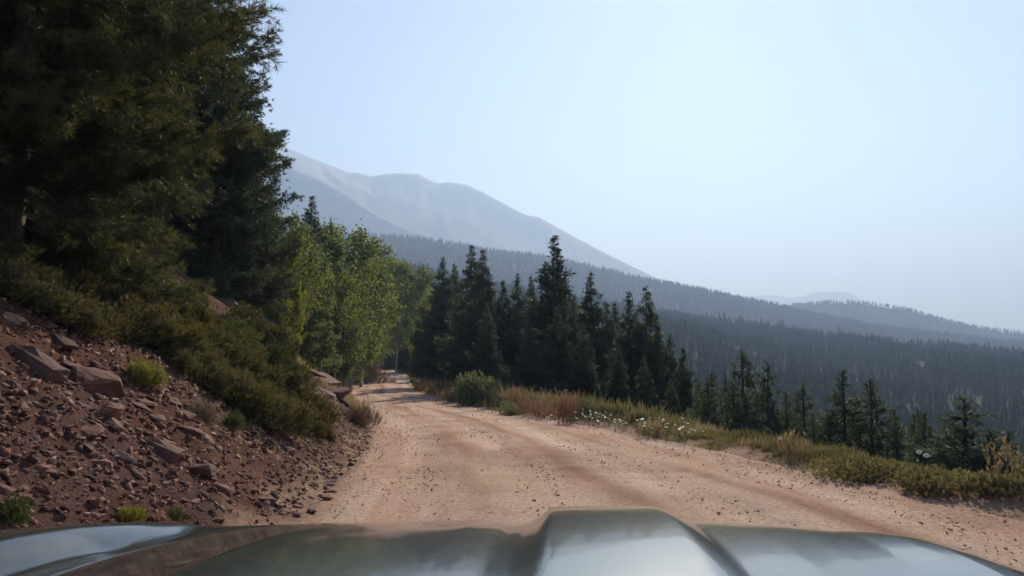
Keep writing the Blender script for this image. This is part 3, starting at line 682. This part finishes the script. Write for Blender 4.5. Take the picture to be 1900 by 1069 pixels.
for k, (px, py) in enumerate(jpts):
    p = hit(px, py + 12); sc = random.uniform(.62, .95) * np.interp(p[1], [6, 12, 20], [.62, .85, 1.1]) * (.62 if px > 500 else 1)
    o = on_slope(jun[k % 4], p[0], p[1], random.uniform(0, 6.28), (sc, sc, sc * random.uniform(.8, 1.2)))
    tag(o, 'dark green juniper shrub in the spreading mat that covers the upper left bank', 'juniper shrub', JG)
# shrubs farther along the bank crest and roadside
und = [Kind(make_shrub('bank_shrub', mound(220 + k, .9, .75, 900, .18, 10, .02, .9, 10), M['shrub_g'])) for k in range(2)]
undd = Kind(make_shrub('bank_shrub', mound(225, .8, .6, 800, .2, 9, .014, .7, 10), M['shrub_dry']))
for k, (px, py, m_) in enumerate([(470,500,0),(430,470,0),(520,560,1),(560,600,1),(500,590,0),(590,640,0),(610,670,2),(625,690,2),(640,700,2),(560,640,1),(620,655,0),(460,540,1),(400,450,0),(360,440,1),(600,690,2),(648,712,2),(580,620,2),(540,585,2),(635,678,1),(520,530,0)]):
    p = hit(px, py, 14); kd = (und + [undd])[m_]; sc = p[1] * .045 * random.uniform(.8, 1.25)
    o = on_slope(kd, p[0], p[1], random.uniform(0, 6.28), sc)
    tag(o, 'dry brown brush on the far part of the left bank by the road' if m_ == 2 else 'rough green bush on the bank crest under the pines', 'bush', 'bushes on the bank crest' if m_ != 2 else 'dry brush on the far bank')
def one_shrub(name, px, py, label, gen, fol, cat='bush', sc=1, dz=0):
    p = hit(px, py); e = make_shrub(name, gen, fol); e.location = (p[0], p[1], p[2] + dz - .02); e.scale = (sc,) * 3; tag(e, label, cat); return e
one_shrub('yellow_green_bush', 271, 716, 'round yellow-green bush at the lower edge of the juniper mat', mound(240, .17, .24, 800, .07, 9, .005, .7, 10, 1.3, .9, .02), M['shrub_y'])
one_shrub('green_tuft', 428, 795, 'bright green low tuft in front of the junipers', mound(241, .13, .14, 420, .07, 8, .005, .6, 8, 1.5, .8, .02), M['shrub_g'])
one_shrub('yellow_green_plant', 232, 968, 'small yellow-green plant just above the car fender', mound(242, .09, .10, 420, .05, 9, .003, .6, 8, 1.5, .9, .012), M['shrub_y'])
one_shrub('dark_green_plant', 12, 975, 'dark green plant at the left frame edge above the fender', mound(243, .10, .12, 400, .06, 8, .005, .8, 8, 1.2, .5, .015), M['shrub_g'])
one_shrub('dry_bush', 380, 780, 'grey-brown twiggy bush left of the bright green tuft', mound(244, .16, .18, 420, .09, 7, .004, .6, 8, 1, .6, .03), M['shrub_dry'])
one_shrub('dry_bush', 668, 792, 'twiggy dry bush overhanging the left road edge', mound(245, .42, .5, 500, .2, 7, .008, .5, 9, 1, .6, .04), M['shrub_dry'])
one_shrub('dark_green_plant', 325, 965, 'dark twiggy plant by the right end of the fender reflection', mound(246, .08, .08, 260, .05, 7, .003, .7, 7, 1.1, .5, .015), M['shrub_g'])
# right roadside
def verge(px, Y, off=0.0):
    x_ = (px - 950) / 1372 * Y; return x_, Y
one_shrub('willow_bush', 893, 748, 'pale green rounded bush in front of the dark spruces', mound(250, 1.0, 1.3, 1300, .16, 9, .05, 1.2, 16, .7, .9, .08), M['shrub_pale'])
one_shrub('pale_round_bush', 950, 775, 'pale cream-green dome-shaped plant at the road edge', mound(251, .42, .5, 900, .1, 9, .008, .8, 12, 1, 1.1, .03), M['shrub_pale'])
one_shrub('leafy_bush', 1095, 762, 'leafy dark green bush behind the daisies', mound(252, .7, .8, 800, .16, 8, .04, 1.1, 12, .9, .5, .06), M['shrub_g'])
one_shrub('leafy_bush', 1140, 775, 'lower green bush right of the leafy dark one', mound(253, .6, .5, 700, .15, 8, .035, 1.1, 12, .9, .7, .06), M['shrub_g'])
one_shrub('leafy_bush', 1245, 792, 'brownish green bush at the right end of the daisies', mound(254, .8, .6, 900, .15, 8, .03, 1.1, 12, .9, .9, .06), M['shrub_g'])
one_shrub('leafy_bush', 1600, 884, 'low green bush at the grass edge under the pointed spruce', mound(255, .6, .13, 700, .08, 8, .02, 1.0, 12, .9, .9, .04), M['grass'])
one_shrub('leafy_bush', 1740, 905, 'broad-leaved weeds in front of the wide dark spruce', mound(256, .5, .12, 500, .08, 8, .02, 1.1, 12, 1.1, 1.0, .04), M['grass'])
one_shrub('leafy_bush', 1850, 915, 'weeds with pale seed heads below the low leaning spruce', mound(257, .4, .15, 400, .08, 8, .015, 1.0, 12, 1.1, 1.2, .04), M['grass'])

def stalks(seed, n_, H, Rb, head, wd):
    """upright stems with loose seed heads"""
    g = np.random.default_rng(seed); polys, rads, P, D, T = [], [], [], [], []
    for k in range(n_):
        a = g.uniform(0, 6.28); rb = Rb * math.sqrt(g.random()); ln = g.normal(0, .18, 2); h = H * g.uniform(.6, 1.05); tt = np.linspace(0, 1, 4)
        pl = np.column_stack([math.cos(a) * rb + ln[0] * h * tt ** 1.5, math.sin(a) * rb + ln[1] * h * tt ** 1.5, h * tt - .02]); polys.append(pl); rads.append(np.linspace(.004, .002, 4) * wd)
        for t_ in np.linspace(.42, 1, head):
            P.append([np.interp(t_, tt, pl[:, c]) for c in range(3)]); D.append([g.normal(0, .4), g.normal(0, .4), 1]); T.append(g.uniform(.1, .9))
    V, F, TT = stamp_multi([tuft(9, .075, .011, .7, seed + q) for q in range(3)], np.array(D, float), np.array(P, float), g.uniform(.7, 1.3, len(P)), g, np.array(T))
    return tubes(polys, rads, 4), (V, F, TT)
def stalk_plant(name, px, py, label, gen, fol, sc=1):
    p = hit(px, py); (TV, TF), (CV, CF, CT) = gen; e = empty(name, (p[0], p[1], p[2] - .02), 0, sc)
    link('stems', mesh_np('stems', TV, [TF], [M['straw']], attrs={'tint': np.zeros(len(TV))}), e); link('seed_heads', mesh_np('seed_heads', CV, [CF], [fol], attrs={'tint': CT}), e)
    tag(e, label, 'weed'); return e
stalk_plant('dock_plant', 1052, 790, 'rusty red upright dock plant standing among the daisies', stalks(300, 46, .95, .26, 10, 1.2), M['dock'])
stalk_plant('dry_weed', 985, 778, 'reddish dry weeds left of the rusty dock plant', stalks(301, 60, .75, .5, 8, 1), M['dock'], .95)
stalk_plant('dry_weed', 1010, 782, 'pinkish dry weeds between the pale dome plant and the dock plant', stalks(302, 60, .65, .5, 8, 1), M['dock'], .9)
stalk_plant('dry_weed', 960, 762, 'tall reddish weeds behind the pale dome-shaped plant', stalks(303, 50, .8, .45, 8, 1), M['dock'])
stalk_plant('dry_weed', 1215, 812, 'pinkish dry weeds near the right end of the daisies', stalks(304, 40, .45, .5, 6, 1), M['straw'], .8)
stalk_plant('dry_weed', 1885, 915, 'tall bleached dry stalks at the right frame edge', stalks(305, 26, .75, .3, 9, 1.2), M['straw'], .75)
stalk_plant('dry_weed', 1475, 852, 'bleached dry grass stalks on the verge under the forked spruce', stalks(306, 30, .5, .3, 6, 1), M['straw'], .8)
stalk_plant('dry_weed', 800, 728, 'rusty weeds along the right road edge before the bend', stalks(307, 80, .7, .9, 7, 1.4), M['dock'], 1.2)
stalk_plant('dry_weed', 835, 745, 'brown weeds at the road edge left of the pale green bush', stalks(308, 80, .6, .8, 7, 1.3), M['dock'], 1.1)

# ------------------------------------------------------------------ daisies: stem, petals and yellow eye in one small mesh each
def daisy(seed):
    g = np.random.default_rng(seed); bm = bmesh.new(); h = .34; tip = Vector((g.normal(0, .04), g.normal(0, .04), h)); tl = Matrix.Rotation(g.uniform(.1, .8), 4, Vector((g.normal(), g.normal(), 0)).normalized())
    def face(pts, mi):
        f = bm.faces.new([bm.verts.new(p) for p in pts]); f.material_index = mi
    for a in (0, 2.1, 4.2):
        o1 = Vector((math.cos(a), math.sin(a), 0)) * .0035; o2 = Vector((math.cos(a + 2.1), math.sin(a + 2.1), 0)) * .0035; face([o1, o2, tip + o2 * .7, tip + o1 * .7], 1)
    for k in range(5):
        a = g.uniform(0, 6.28); z = g.uniform(.02, .25); d = Vector((math.cos(a), math.sin(a), .5)); s_ = Vector((-math.sin(a), math.cos(a), 0)) * .012; b0 = Vector((0, 0, z)); face([b0, b0 + d * .05 + s_, b0 + d * .1, b0 + d * .05 - s_], 1)
    for k in range(13):
        a = k / 13 * 6.283; d = Vector((math.cos(a), math.sin(a), .12)); s_ = Vector((-math.sin(a), math.cos(a), 0)) * .0085
        face([tip + tl @ (d * .008), tip + tl @ (d * .03 + s_), tip + tl @ (d * .041), tip + tl @ (d * .03 - s_)], 0)
    c = [tip + tl @ Vector((math.cos(k), math.sin(k), 0)) * .012 + Vector((0, 0, .003)) for k in (0, 1.05, 2.1, 3.14, 4.2, 5.2)]; face(c, 2)
    m = bpy.data.meshes.new('daisy'); bm.to_mesh(m); bm.free()
    for q in ('petal', 'shrub_g', 'eye'): m.materials.append(M[q])
    return m
M['eye'] = mat('daisy_eye')[0]; M['eye'].node_tree.nodes['Principled BSDF'].inputs['Base Color'].default_value = (.5, .33, .03, 1)
dk = [Kind(link('daisy', daisy(400 + k))) for k in range(4)]
cl = [(965,778,10,4),(1005,792,10,7),(1080,790,12,20),(1110,798,12,26),(1168,806,12,22),(1200,812,8,6),(1228,810,8,6),(1262,818,12,16),(1285,822,9,8),(1030,795,10,6),(828,738,6,5),(880,755,8,5)]
for px, py, sp_, n_ in cl:
    for q in range(n_):
        p = hit(px + random.gauss(0, sp_ * 1.3), py + random.gauss(0, 5) - 5); sc = random.uniform(.6, 1.15) * (.85 if p[1] > 15 else .7)
        tag(dk[random.randrange(4)].put((p[0], p[1], p[2] - .02), random.uniform(0, 6.28), sc), 'white daisy with yellow eye in the flowering patch along the right verge', 'daisy', 'white daisies on the right verge')
for px, py in ((1695, 885), (1708, 893), (1440, 850)):
    p = hit(px, py); tag(dk[0].put((p[0], p[1], p[2]), 1.0, .9), 'lone white daisy in the grass below the young spruces', 'daisy', 'scattered daisies by the young spruces')

# ------------------------------------------------------------------ grass (uncountable)
def grass_mesh(x, y, z, g, h, wd, nb=9):
    protos = []
    for s_ in range(5):
        gg = np.random.default_rng(900 + s_); V, F = [], []
        for k in range(nb):
            a = gg.uniform(0, 6.28); b0 = np.array([gg.normal(0, .25), gg.normal(0, .25), -.1]); l = gg.uniform(.5, 1); ln = gg.uniform(.1, .55); d = np.array([math.cos(a), math.sin(a), 0]); sd = np.array([-math.sin(a), math.cos(a), 0]) * wd
            i0 = len(V); V += [b0 - sd, b0 + sd, b0 + d * ln * .35 * l + sd * .7 + [0, 0, .65 * l], b0 + d * ln * .35 * l - sd * .7 + [0, 0, .65 * l], b0 + d * ln * l + [0, 0, l]]
            F += [[i0, i0 + 1, i0 + 2], [i0, i0 + 2, i0 + 3], [i0 + 3, i0 + 2, i0 + 4]]
        protos.append((np.array(V), np.array(F)))
    n_ = len(x); D = np.column_stack([g.normal(0, .08, n_), g.normal(0, .08, n_), np.ones(n_)])
    tn = np.clip(.45 + .9 * fbm(x / 1.3, y / 1.3, 80, 3) + g.normal(0, .2, n_), 0, 1)
    return stamp_multi(protos, D, np.column_stack([x, y, z]), h, g, tn)
g = np.random.default_rng(5)
def strip(n_, y0, y1, lo_, hi_, side, pw=1.0):
    yy = y0 * (y1 / y0) ** g.random(n_); u = lo_ + (hi_ - lo_) * g.random(n_) ** pw
    xx = (XR(yy) + u) if side > 0 else (XL(yy) - u); return xx, yy
x, y = strip(64000, 4, 110, -.05, 3.0, 1, .9); k = fbm(x / .8, y / .8, 70, 3) + np.clip((x - XR(y)) - .35, -.4, .6) > -.22; x, y = x[k], y[k]
t_ = x - XR(y); hh = (.45 + 1.1 * np.clip(.5 + fbm(x / .7, y / .7, 71, 3), 0, 1.2)) * (.08 + .26 * sstep(.2, 1.5, t_)) * (1 + .8 * sstep(14, 20, y) * (1 - sstep(40, 60, y)) * sstep(.4, 1.2, t_)) * g.uniform(.6, 1.3, len(x)) * np.interp(y, [5, 14, 30, 60], [.55, .75, 1.2, 1.6])
V, F, T = grass_mesh(x, y, ground_z(x, y), g, hh, .035)
tag(link('verge_grass', mesh_np('verge_grass', V, [F], [M['grass']], attrs={'tint': T})), 'rough green and yellow grass on the right verge', 'grass', None, 'stuff')
x, y = strip(6500, 5, 110, .35, 3.2, 1); k = fbm(x / 1.1, y / 1.1, 72, 3) > -.02; x, y = x[k], y[k]
V, F, T = grass_mesh(x, y, ground_z(x, y), g, g.uniform(.16, .36, len(x)) * np.interp(y, [5, 14, 30, 60], [.8, .9, 1.3, 1.6]), .02, 7)
tag(link('dry_grass', mesh_np('dry_grass', V, [F], [M['straw']], attrs={'tint': T})), 'bleached dry grass stalks mixed into the right verge', 'grass', None, 'stuff')
x1, y1 = strip(6000, 22, 110, .0, 4.5, -1, 1.3); x2, y2 = strip(900, 8, 22, .1, 2.2, -1); x = np.concatenate([x1, x2]); y = np.concatenate([y1, y2])
V, F, T = grass_mesh(x, y, ground_z(x, y), g, g.uniform(.12, .3, len(x)) * np.interp(y, [5, 20, 40, 80], [.35, .6, 1.5, 2]), .025, 7)
tag(link('bank_grass', mesh_np('bank_grass', V, [F], [M['straw']], attrs={'tint': T * .8})), 'dry tan grass growing on the left bank beyond the rocks', 'grass', None, 'stuff')

# ------------------------------------------------------------------ rocks
def stone(seed, flat=.5, n_=13):
    """broken angular slab: hull of scattered points"""
    g = np.random.default_rng(seed); bm = bmesh.new(); P = g.uniform(-1, 1, (n_, 3)); P = P / np.maximum(np.abs(P).max(axis=1, keepdims=True), .35) * g.uniform(.7, 1, (n_, 1))
    P *= np.array([1, g.uniform(.5, .9), flat * g.uniform(.6, 1.2)]) * .5
    for p in P: bm.verts.new(p)
    r_ = bmesh.ops.convex_hull(bm, input=bm.verts); bmesh.ops.delete(bm, geom=[v for v in bm.verts if not v.link_faces], context='VERTS')
    bmesh.ops.triangulate(bm, faces=bm.faces); bm.verts.index_update()
    V = np.array([v.co[:] for v in bm.verts]); F = np.array([[v.index for v in f.verts] for f in bm.faces]); bm.free(); return V, F
def big_rock_mesh(seed, flat):
    V, F = stone(seed, flat, 24); bm = bmesh.new(); vs = [bm.verts.new(v) for v in V]
    for f in F: bm.faces.new([vs[q] for q in f])
    bmesh.ops.dissolve_limit(bm, angle_limit=.12, verts=bm.verts, edges=bm.edges)
    bmesh.ops.bevel(bm, geom=list(bm.edges), offset=.018, segments=1, affect='EDGES', clamp_overlap=True)
    bmesh.ops.triangulate(bm, faces=bm.faces); bmesh.ops.subdivide_edges(bm, edges=bm.edges, cuts=2, use_grid_fill=True)
    for v in bm.verts:
        c = v.co; v.co += v.normal * (.05 * float(fbm(np.array([c.x * 3 + seed]), np.array([c.y * 3 + c.z * 7]), seed, 4)[0]) - .02 * abs(math.sin(c.z * 34 + 3 * c.x)))
    m = bpy.data.meshes.new('rock'); bm.to_mesh(m); bm.free(); m.materials.append(M['rock']); return m
rk = [Kind(link('rock', big_rock_mesh(500 + k, (.35, .6, .28, .5, .75, .4)[k % 6]))) for k in range(9)]
def put_rock(px, py, wpx, label, group, k=None, zsc=1.0, bury=.25):
    p = hit(px, py); w_ = wpx / F_PX * p[1] * 1.15; kd = rk[random.randrange(9) if k is None else k]
    tx, ty = slope_tilt(p[0], p[1]); o = kd.put((p[0], p[1], p[2] + w_ * .12 * (1 - bury)), 0, (w_, w_, w_ * zsc))
    q = Euler((tx * .7 + random.gauss(0, .2), ty * .7 + random.gauss(0, .2), 0)).to_matrix() @ Matrix.Rotation(random.uniform(0, 6.28), 3, 'Z'); o.rotation_euler = q.to_euler()
    tag(o, label, 'rock', group)
RG = 'larger rocks lying on the left scree slope'
for px, py, w_, zs, lab in [
 (65, 690, 110, 1.2, 'big dark slab boulder jutting from the upper left scree'), (180, 720, 100, .9, 'dark jutting ledge rock left of the yellow-green bush'),
 (205, 775, 62, 1, 'flat-topped block below the dark ledge rock'), (212, 798, 60, .6, 'pale flat slab just under the flat-topped block'),
 (165, 812, 55, 1, 'tilted dark slab left of the flat-topped block'), (165, 842, 48, .6, 'thin flat slab left of the triangular wedge rock'),
 (225, 852, 50, 1, 'triangular wedge rock in the middle of the scree'), (300, 842, 78, .9, 'wide reddish slab with layered face in the middle of the scree'),
 (365, 880, 62, .8, 'slanted pointed slab right of the wide reddish one'), (82, 888, 50, .8, 'pale tan angular rock at the lower left'),
 (255, 885, 42, .9, 'narrow upright shard above the yellow-green plant'), (195, 866, 36, 1.1, 'rounded grey-brown stone left of the wedge rock'),
 (55, 900, 40, .5, 'flat pale chip beside the pale tan angular rock'), (155, 928, 36, .5, 'thin curved pale shard low on the scree'),
 (410, 930, 38, .5, 'dark hollow-looking flat rock low on the bank'), (120, 735, 40, 1, 'reddish block between the boulder and the ledge rock'),
 (355, 812, 50, .9, 'broad brown rock right of the scree centre'), (120, 640, 60, .5, 'thin pale slab on the upper scree edge'),
 (30, 600, 50, .6, 'reddish slab at the top left of the scree'), (552, 958, 24, 1.2, 'dark block at the foot of the bank beside the car'),
 (580, 952, 26, .7, 'dark flat stone at the foot of the bank beside the car'), (585, 964, 14, .8, 'pale little stone at the foot of the bank beside the car'),
 (420, 964, 18, .9, 'small bright triangular chip near the hood edge'), (262, 760, 40, .8, 'dark stone under the yellow-green bush'),
 (20, 725, 44, .9, 'pale grey stone cluster rock at the left frame edge'), (320, 750, 34, .8, 'light brown stone below the juniper edge')]:
    put_rock(px, py, w_, lab, RG, zsc=zs)
OG = 'bedrock slabs of the outcrop beside the road'
for px, py, w_, zs, k, lab in [
 (575, 700, 70, .6, 0, 'long slab at the top of the outcrop beside the road'), (600, 712, 60, .5, 2, 'overhanging slab of the outcrop nearest the road'),
 (550, 690, 50, .5, 5, 'pale leaning slab at the left of the outcrop'), (560, 712, 44, .9, 3, 'dark hollow block in the middle of the outcrop'),
 (625, 742, 66, .8, 3, 'rounded bedrock hump at the road edge below the outcrop'), (605, 735, 50, .6, 0, 'slanting bedrock ledge left of the rounded hump'),
 (640, 756, 44, .5, 2, 'low ledge sloping to the road under the rounded hump'), (410, 560, 60, .4, 2, 'pale slab on the bank crest above the junipers'),
 (470, 610, 46, .4, 5, 'thin reddish slab on the bank crest'), (285, 505, 50, .4, 0, 'grey slab near the big pine roots'), (520, 655, 46, .4, 2, 'tilted slab left of the outcrop')]:
    put_rock(px, py, w_, lab, OG, k, zs, .1)
for q in range(190):    # further countable rocks
    px, py = random.uniform(-40, 640), random.uniform(600, 960)
    lim = 585 + px * .42
    if py < lim + 10: continue
    put_rock(px, py, random.choice([15, 18, 22, 26, 32, 40]) * (1 if px < 420 else .7), 'small angular red-brown rock among many strewn over the left scree', 'small rocks strewn over the left scree', zsc=random.uniform(.6, 1))
# loose rubble
st = [stone(600 + k, (.35, .6, .25, .8)[k % 4], 9) for k in range(10)]
def rubble(name, x, y, z, size, label, g, m='rubble'):
    n_ = len(x); D = np.column_stack([g.normal(0, .45, n_), g.normal(0, .45, n_), np.ones(n_)])
    V, F, T = stamp_multi(st, D, np.column_stack([x, y, z]), size, g, g.uniform(0, 1, n_))
    tag(link(name, mesh_np(name, V, [F], [M[m]], attrs={'tint': T})), label, 'rubble', None, 'stuff')
g = np.random.default_rng(9)
n_ = 60000; yy = 2.2 * (26 / 2.2) ** (g.random(n_) ** .9); ss = g.uniform(.0, 1, n_) ** .8 * np.interp(yy, [2, 7, 12, 26], [4.6, 4.6, 3.0, 2.2]); xx = XL(yy) - ss
k = fbm(xx / 1.1, yy / 1.1, 90, 3) + g.normal(0, .25, n_) > -.35; xx, yy = xx[k], yy[k]
xc, yc = [], []
for (px, py), (qx, qy) in (((300, 480), (440, 600)), ((440, 600), (560, 690)), ((560, 690), (640, 755)), ((250, 480), (330, 500)), ((640, 760), (680, 810))):
    for q in range(420):
        u = random.random(); p = hit(px + (qx - px) * u + random.gauss(0, 12), py + (qy - py) * u + abs(random.gauss(0, 12)), 5, 60); xc.append(p[0]); yc.append(p[1])
xx = np.concatenate([xx, xc]); yy = np.concatenate([yy, yc])
size = .013 + .095 * g.random(len(xx)) ** 3.6 + .0008 * yy
rubble('scree_rubble', xx, yy, ground_z(xx, yy) - size * .02, size * 1.15, 'loose red and grey stone chips covering the left bank', g)
n_ = 22000; yy = 3.5 * (45 / 3.5) ** g.random(n_); uu = g.random(n_); xx = XL(yy) + (XR(yy) - XL(yy)) * uu
k = (fbm(xx / .9, yy / 2.5, 92, 3) > .0) | (g.random(n_) < .25) | (uu < .06); xx, yy = xx[k], yy[k]
size = .008 + .034 * g.random(len(xx)) ** 4 + .0006 * yy
rubble('road_gravel', xx, yy, ZR(yy) + .022 + 0 * xx, size, 'small stones and grit scattered on the dirt road', g, 'gravel')
for px, py, w_ in [(1027, 930, 8), (1312, 930, 9), (1303, 902, 7), (768, 914, 8), (808, 918, 6), (1592, 932, 10), (1190, 925, 5), (1443, 932, 8), (1464, 943, 7), (1180, 900, 5)]:
    put_rock(px, py, w_, 'small dark stone lying loose on the dirt road', 'single dark stones on the road', None, .9, -1.6)

# ------------------------------------------------------------------ the car whose hood is seen at the bottom
pm, n, b = mat('dark_grey_car_paint'); b.inputs['Base Color'].default_value = (.075, .085, .085, 1); b.inputs['Metallic'].default_value = .35; b.inputs['Roughness'].default_value = .32
b.inputs['Coat Weight'].default_value = .75; b.inputs['Coat Roughness'].default_value = .05; b.inputs['Coat IOR'].default_value = 1.6
geo = N(n, 'ShaderNodeNewGeometry'); d1 = noise(n, 3.5, 6, .65, geo.outputs['Position']); d2 = noise(n, 60, 4, .7, geo.outputs['Position'])
dm = N(n, 'ShaderNodeMath', operation='MULTIPLY'); n.links.new(d1.outputs[0], dm.inputs[0]); n.links.new(d2.outputs[0], dm.inputs[1])
dr = ramp(n, dm.outputs[0], [(.2, (.075, .088, .084)), (.36, (.13, .128, .112))]); n.links.new(dr.outputs[0], b.inputs['Base Color'])
dr2 = ramp(n, dm.outputs[0], [(.18, (.03, .03, .03)), (.4, (.12, .12, .12))]); n.links.new(dr2.outputs[0], b.inputs['Coat Roughness'])
b.inputs['Metallic'].default_value = .5; b.inputs['Roughness'].default_value = .22; b.inputs['Coat IOR'].default_value = 1.55
M['paint'] = pm
def plain(name, c, rough=.5, metal=0.0, spec=.5):
    m, n, b = mat(name); b.inputs['Roughness'].default_value = rough; b.inputs['Metallic'].default_value = metal; b.inputs['Specular IOR Level'].default_value = spec
    ns = noise(n, 25, 3); rp = ramp(n, ns.outputs[0], [(.35, tuple(v * .85 for v in c)), (.65, tuple(min(1, v * 1.15) for v in c))]); n.links.new(rp.outputs[0], b.inputs['Base Color']); return m
M['plastic'] = plain('black_plastic', (.02, .02, .02), .6); M['tyre'] = plain('tyre_rubber', (.025, .025, .025), .85); M['alloy'] = plain('wheel_alloy', (.4, .4, .41), .3, .9); M['lens'] = plain('headlight_lens', (.6, .62, .65), .08, .3)
car = empty('car', (0, 0, gz(0, 0))); tag(car, 'dark grey car whose hood with raised centre fills the bottom of the view', 'car')
CZ = car.location.z
def part(name, mesh, parent=None): o = link(name, mesh, parent or car); o.matrix_parent_inverse = Matrix.Translation((0, 0, -CZ)) if parent is None else Matrix.Identity(4); return o
SIL = [(-400, 1040), (-150, 1010), (0, 990), (100, 981), (220, 971), (300, 968), (345, 969), (385, 976), (450, 975), (600, 971), (750, 968), (900, 965), (935, 969), (958, 973), (985, 968), (1004, 955), (1019, 940), (1120, 939), (1194, 939.5), (1214, 951), (1232, 963), (1268, 966), (1400, 975), (1490, 984), (1560, 986), (1600, 991), (1650, 1008), (1720, 1037), (1800, 1072), (1850, 1100)]
YC = 1.46
sx = np.array([(px - CX) / F_PX * YC * 1.035 for px, py in SIL]); stn = np.array([-ray(px, py)[2] / ray(px, py)[1] for px, py in SIL])
def hood_z(X, Yv):
    # panel shape: crest line at YC; behind it a gentle crown toward the windscreen, in front it rolls down to the grille
    Xw = .183 + (X - .183 - .08 * (Yv - YC)) / (1 - .12 * np.clip(YC - Yv, -.3, .8))   # panel lines run slightly askew to the view
    tn = np.interp(Xw, sx, stn)
    kk = np.interp(Xw, [-1.1, -.75, -.62, -.3, .05, .3, .42, .6, .8], [.30, .30, .20, .08, .11, .13, .16, .24, .28])
    z = -tn * YC - tn * (Yv - YC) - kk * (Yv - YC) ** 2
    z -= .9 * np.maximum(Yv - 1.72, 0) ** 2
    xf = -.68 + (Yv - YC) * .28; q_ = X - xf; z -= .045 * np.clip((1.52 - Yv) / .22, 0, 1) * sstep(-.055, .045, q_) * (1 - sstep(.06, .34, q_))
    return z
def grid_part(name, x0, x1, y0, y1, nx, ny, dz=0.0, thick=.02, dens=None):
    xs = np.linspace(x0, x1, nx); ys = np.linspace(y0, y1, ny); X, Yv = np.meshgrid(xs, ys); X = X + .15 * (Yv - YC); Z = hood_z(X, Yv) + dz
    for _ in range(2): Z[:, 1:-1] = (Z[:, :-2] + 2 * Z[:, 1:-1] + Z[:, 2:]) / 4
    Zb = Z - thick; V = np.vstack([np.stack([X, Yv, Z], -1).reshape(-1, 3), np.stack([X, Yv, Zb], -1).reshape(-1, 3)])
    i, j = np.meshgrid(np.arange(ny - 1), np.arange(nx - 1), indexing='ij'); top = np.stack([i * nx + j, i * nx + j + 1, (i + 1) * nx + j + 1, (i + 1) * nx + j], -1).reshape(-1, 4); n0 = nx * ny
    bot = top[:, ::-1] + n0
    rim = [k for k in range(nx)] + [k * nx + nx - 1 for k in range(1, ny)] + [(ny - 1) * nx + k for k in range(nx - 2, -1, -1)] + [k * nx for k in range(ny - 2, 0, -1)]
    m0 = len(V); V = np.vstack([V, V[rim], V[[q + n0 for q in rim]]]); L_ = len(rim)
    side = np.array([[m0 + k, m0 + L_ + k, m0 + L_ + (k + 1) % L_, m0 + (k + 1) % L_] for k in range(L_)])
    return part(name, mesh_np(name, V, [top, bot, side], [M['paint'], M['plastic']], smooth=True, matidx=[0] * len(top) + [1] * (len(bot) + len(side))))
HL, HR = -.615, .80
hood = grid_part('hood', HL + .0015, HR - .0015, .34, 2.02, 300, 110)
grid_part('fender', -1.24, HL - .0015, .3, 2.0, 80, 100, 0, .03)
grid_part('fender', HR + .0015, .90, .3, 2.0, 16, 100, 0, .03)
def box_mesh(name, x0, x1, y0, y1, z0, z1, m_, bev=.02, seg=3):
    bm = bmesh.new(); bmesh.ops.create_cube(bm, size=1)
    for v in bm.verts: v.co = Vector(((x0 + x1) / 2 + v.co.x * (x1 - x0), (y0 + y1) / 2 + v.co.y * (y1 - y0), (z0 + z1) / 2 + v.co.z * (z1 - z0)))
    bmesh.ops.bevel(bm, geom=list(bm.edges), offset=bev, segments=seg, affect='EDGES')
    m = bpy.data.meshes.new(name); bm.to_mesh(m); bm.free(); m.materials.append(m_)
    for p in m.polygons: p.use_smooth = True
    return m
part('side_panel', box_mesh('side_panel', -1.23, -1.17, .45, 1.98, -1.05, -.56, M['paint'])); part('side_panel', box_mesh('side_panel', .83, .89, .45, 1.98, -1.05, -.62, M['paint']))
part('grille', box_mesh('grille', -.62, .50, 1.95, 2.0, -.98, -.72, M['plastic'])); part('bumper', box_mesh('bumper', -1.04, .88, 1.93, 2.1, -1.3, -1.0, M['plastic'], .05))
for x0 in (-.98, .56): part('headlight', box_mesh('headlight', x0, x0 + .32, 1.93, 1.99, -.93, -.76, M['lens'], .02))
part('cowl', box_mesh('cowl', -.95, .75, .12, .30, -.60, -.50, M['plastic'], .02))
def lathe(name, prof, m_, seg=40):
    V = []; F = []
    for k in range(seg):
        a = k / seg * 2 * np.pi
        for rr, xx_ in prof: V.append((xx_, rr * math.cos(a), rr * math.sin(a)))
    n_ = len(prof)
    for k in range(seg):
        for q in range(n_ - 1): F.append([k * n_ + q, k * n_ + q + 1, ((k + 1) % seg) * n_ + q + 1, ((k + 1) % seg) * n_ + q])
    return mesh_np(name, np.array(V), [np.array(F)], [m_], smooth=True)
for x0 in (-.93, .77):
    w_ = empty('wheel', (x0, 1.35, -1.24 - CZ)); w_.parent = car
    ty = link('tyre', lathe('tyre', [(.20, -.1), (.30, -.11), (.345, -.09), (.36, -.05), (.36, .05), (.345, .09), (.30, .11), (.20, .1), (.20, -.1)], M['tyre']), w_)
    link('rim', lathe('rim', [(.0, -.03), (.08, -.04), (.12, -.01), (.19, -.07), (.205, -.085), (.205, .085), (.19, .07), (.12, .01), (.08, .04), (.0, .03)], M['alloy']), w_)
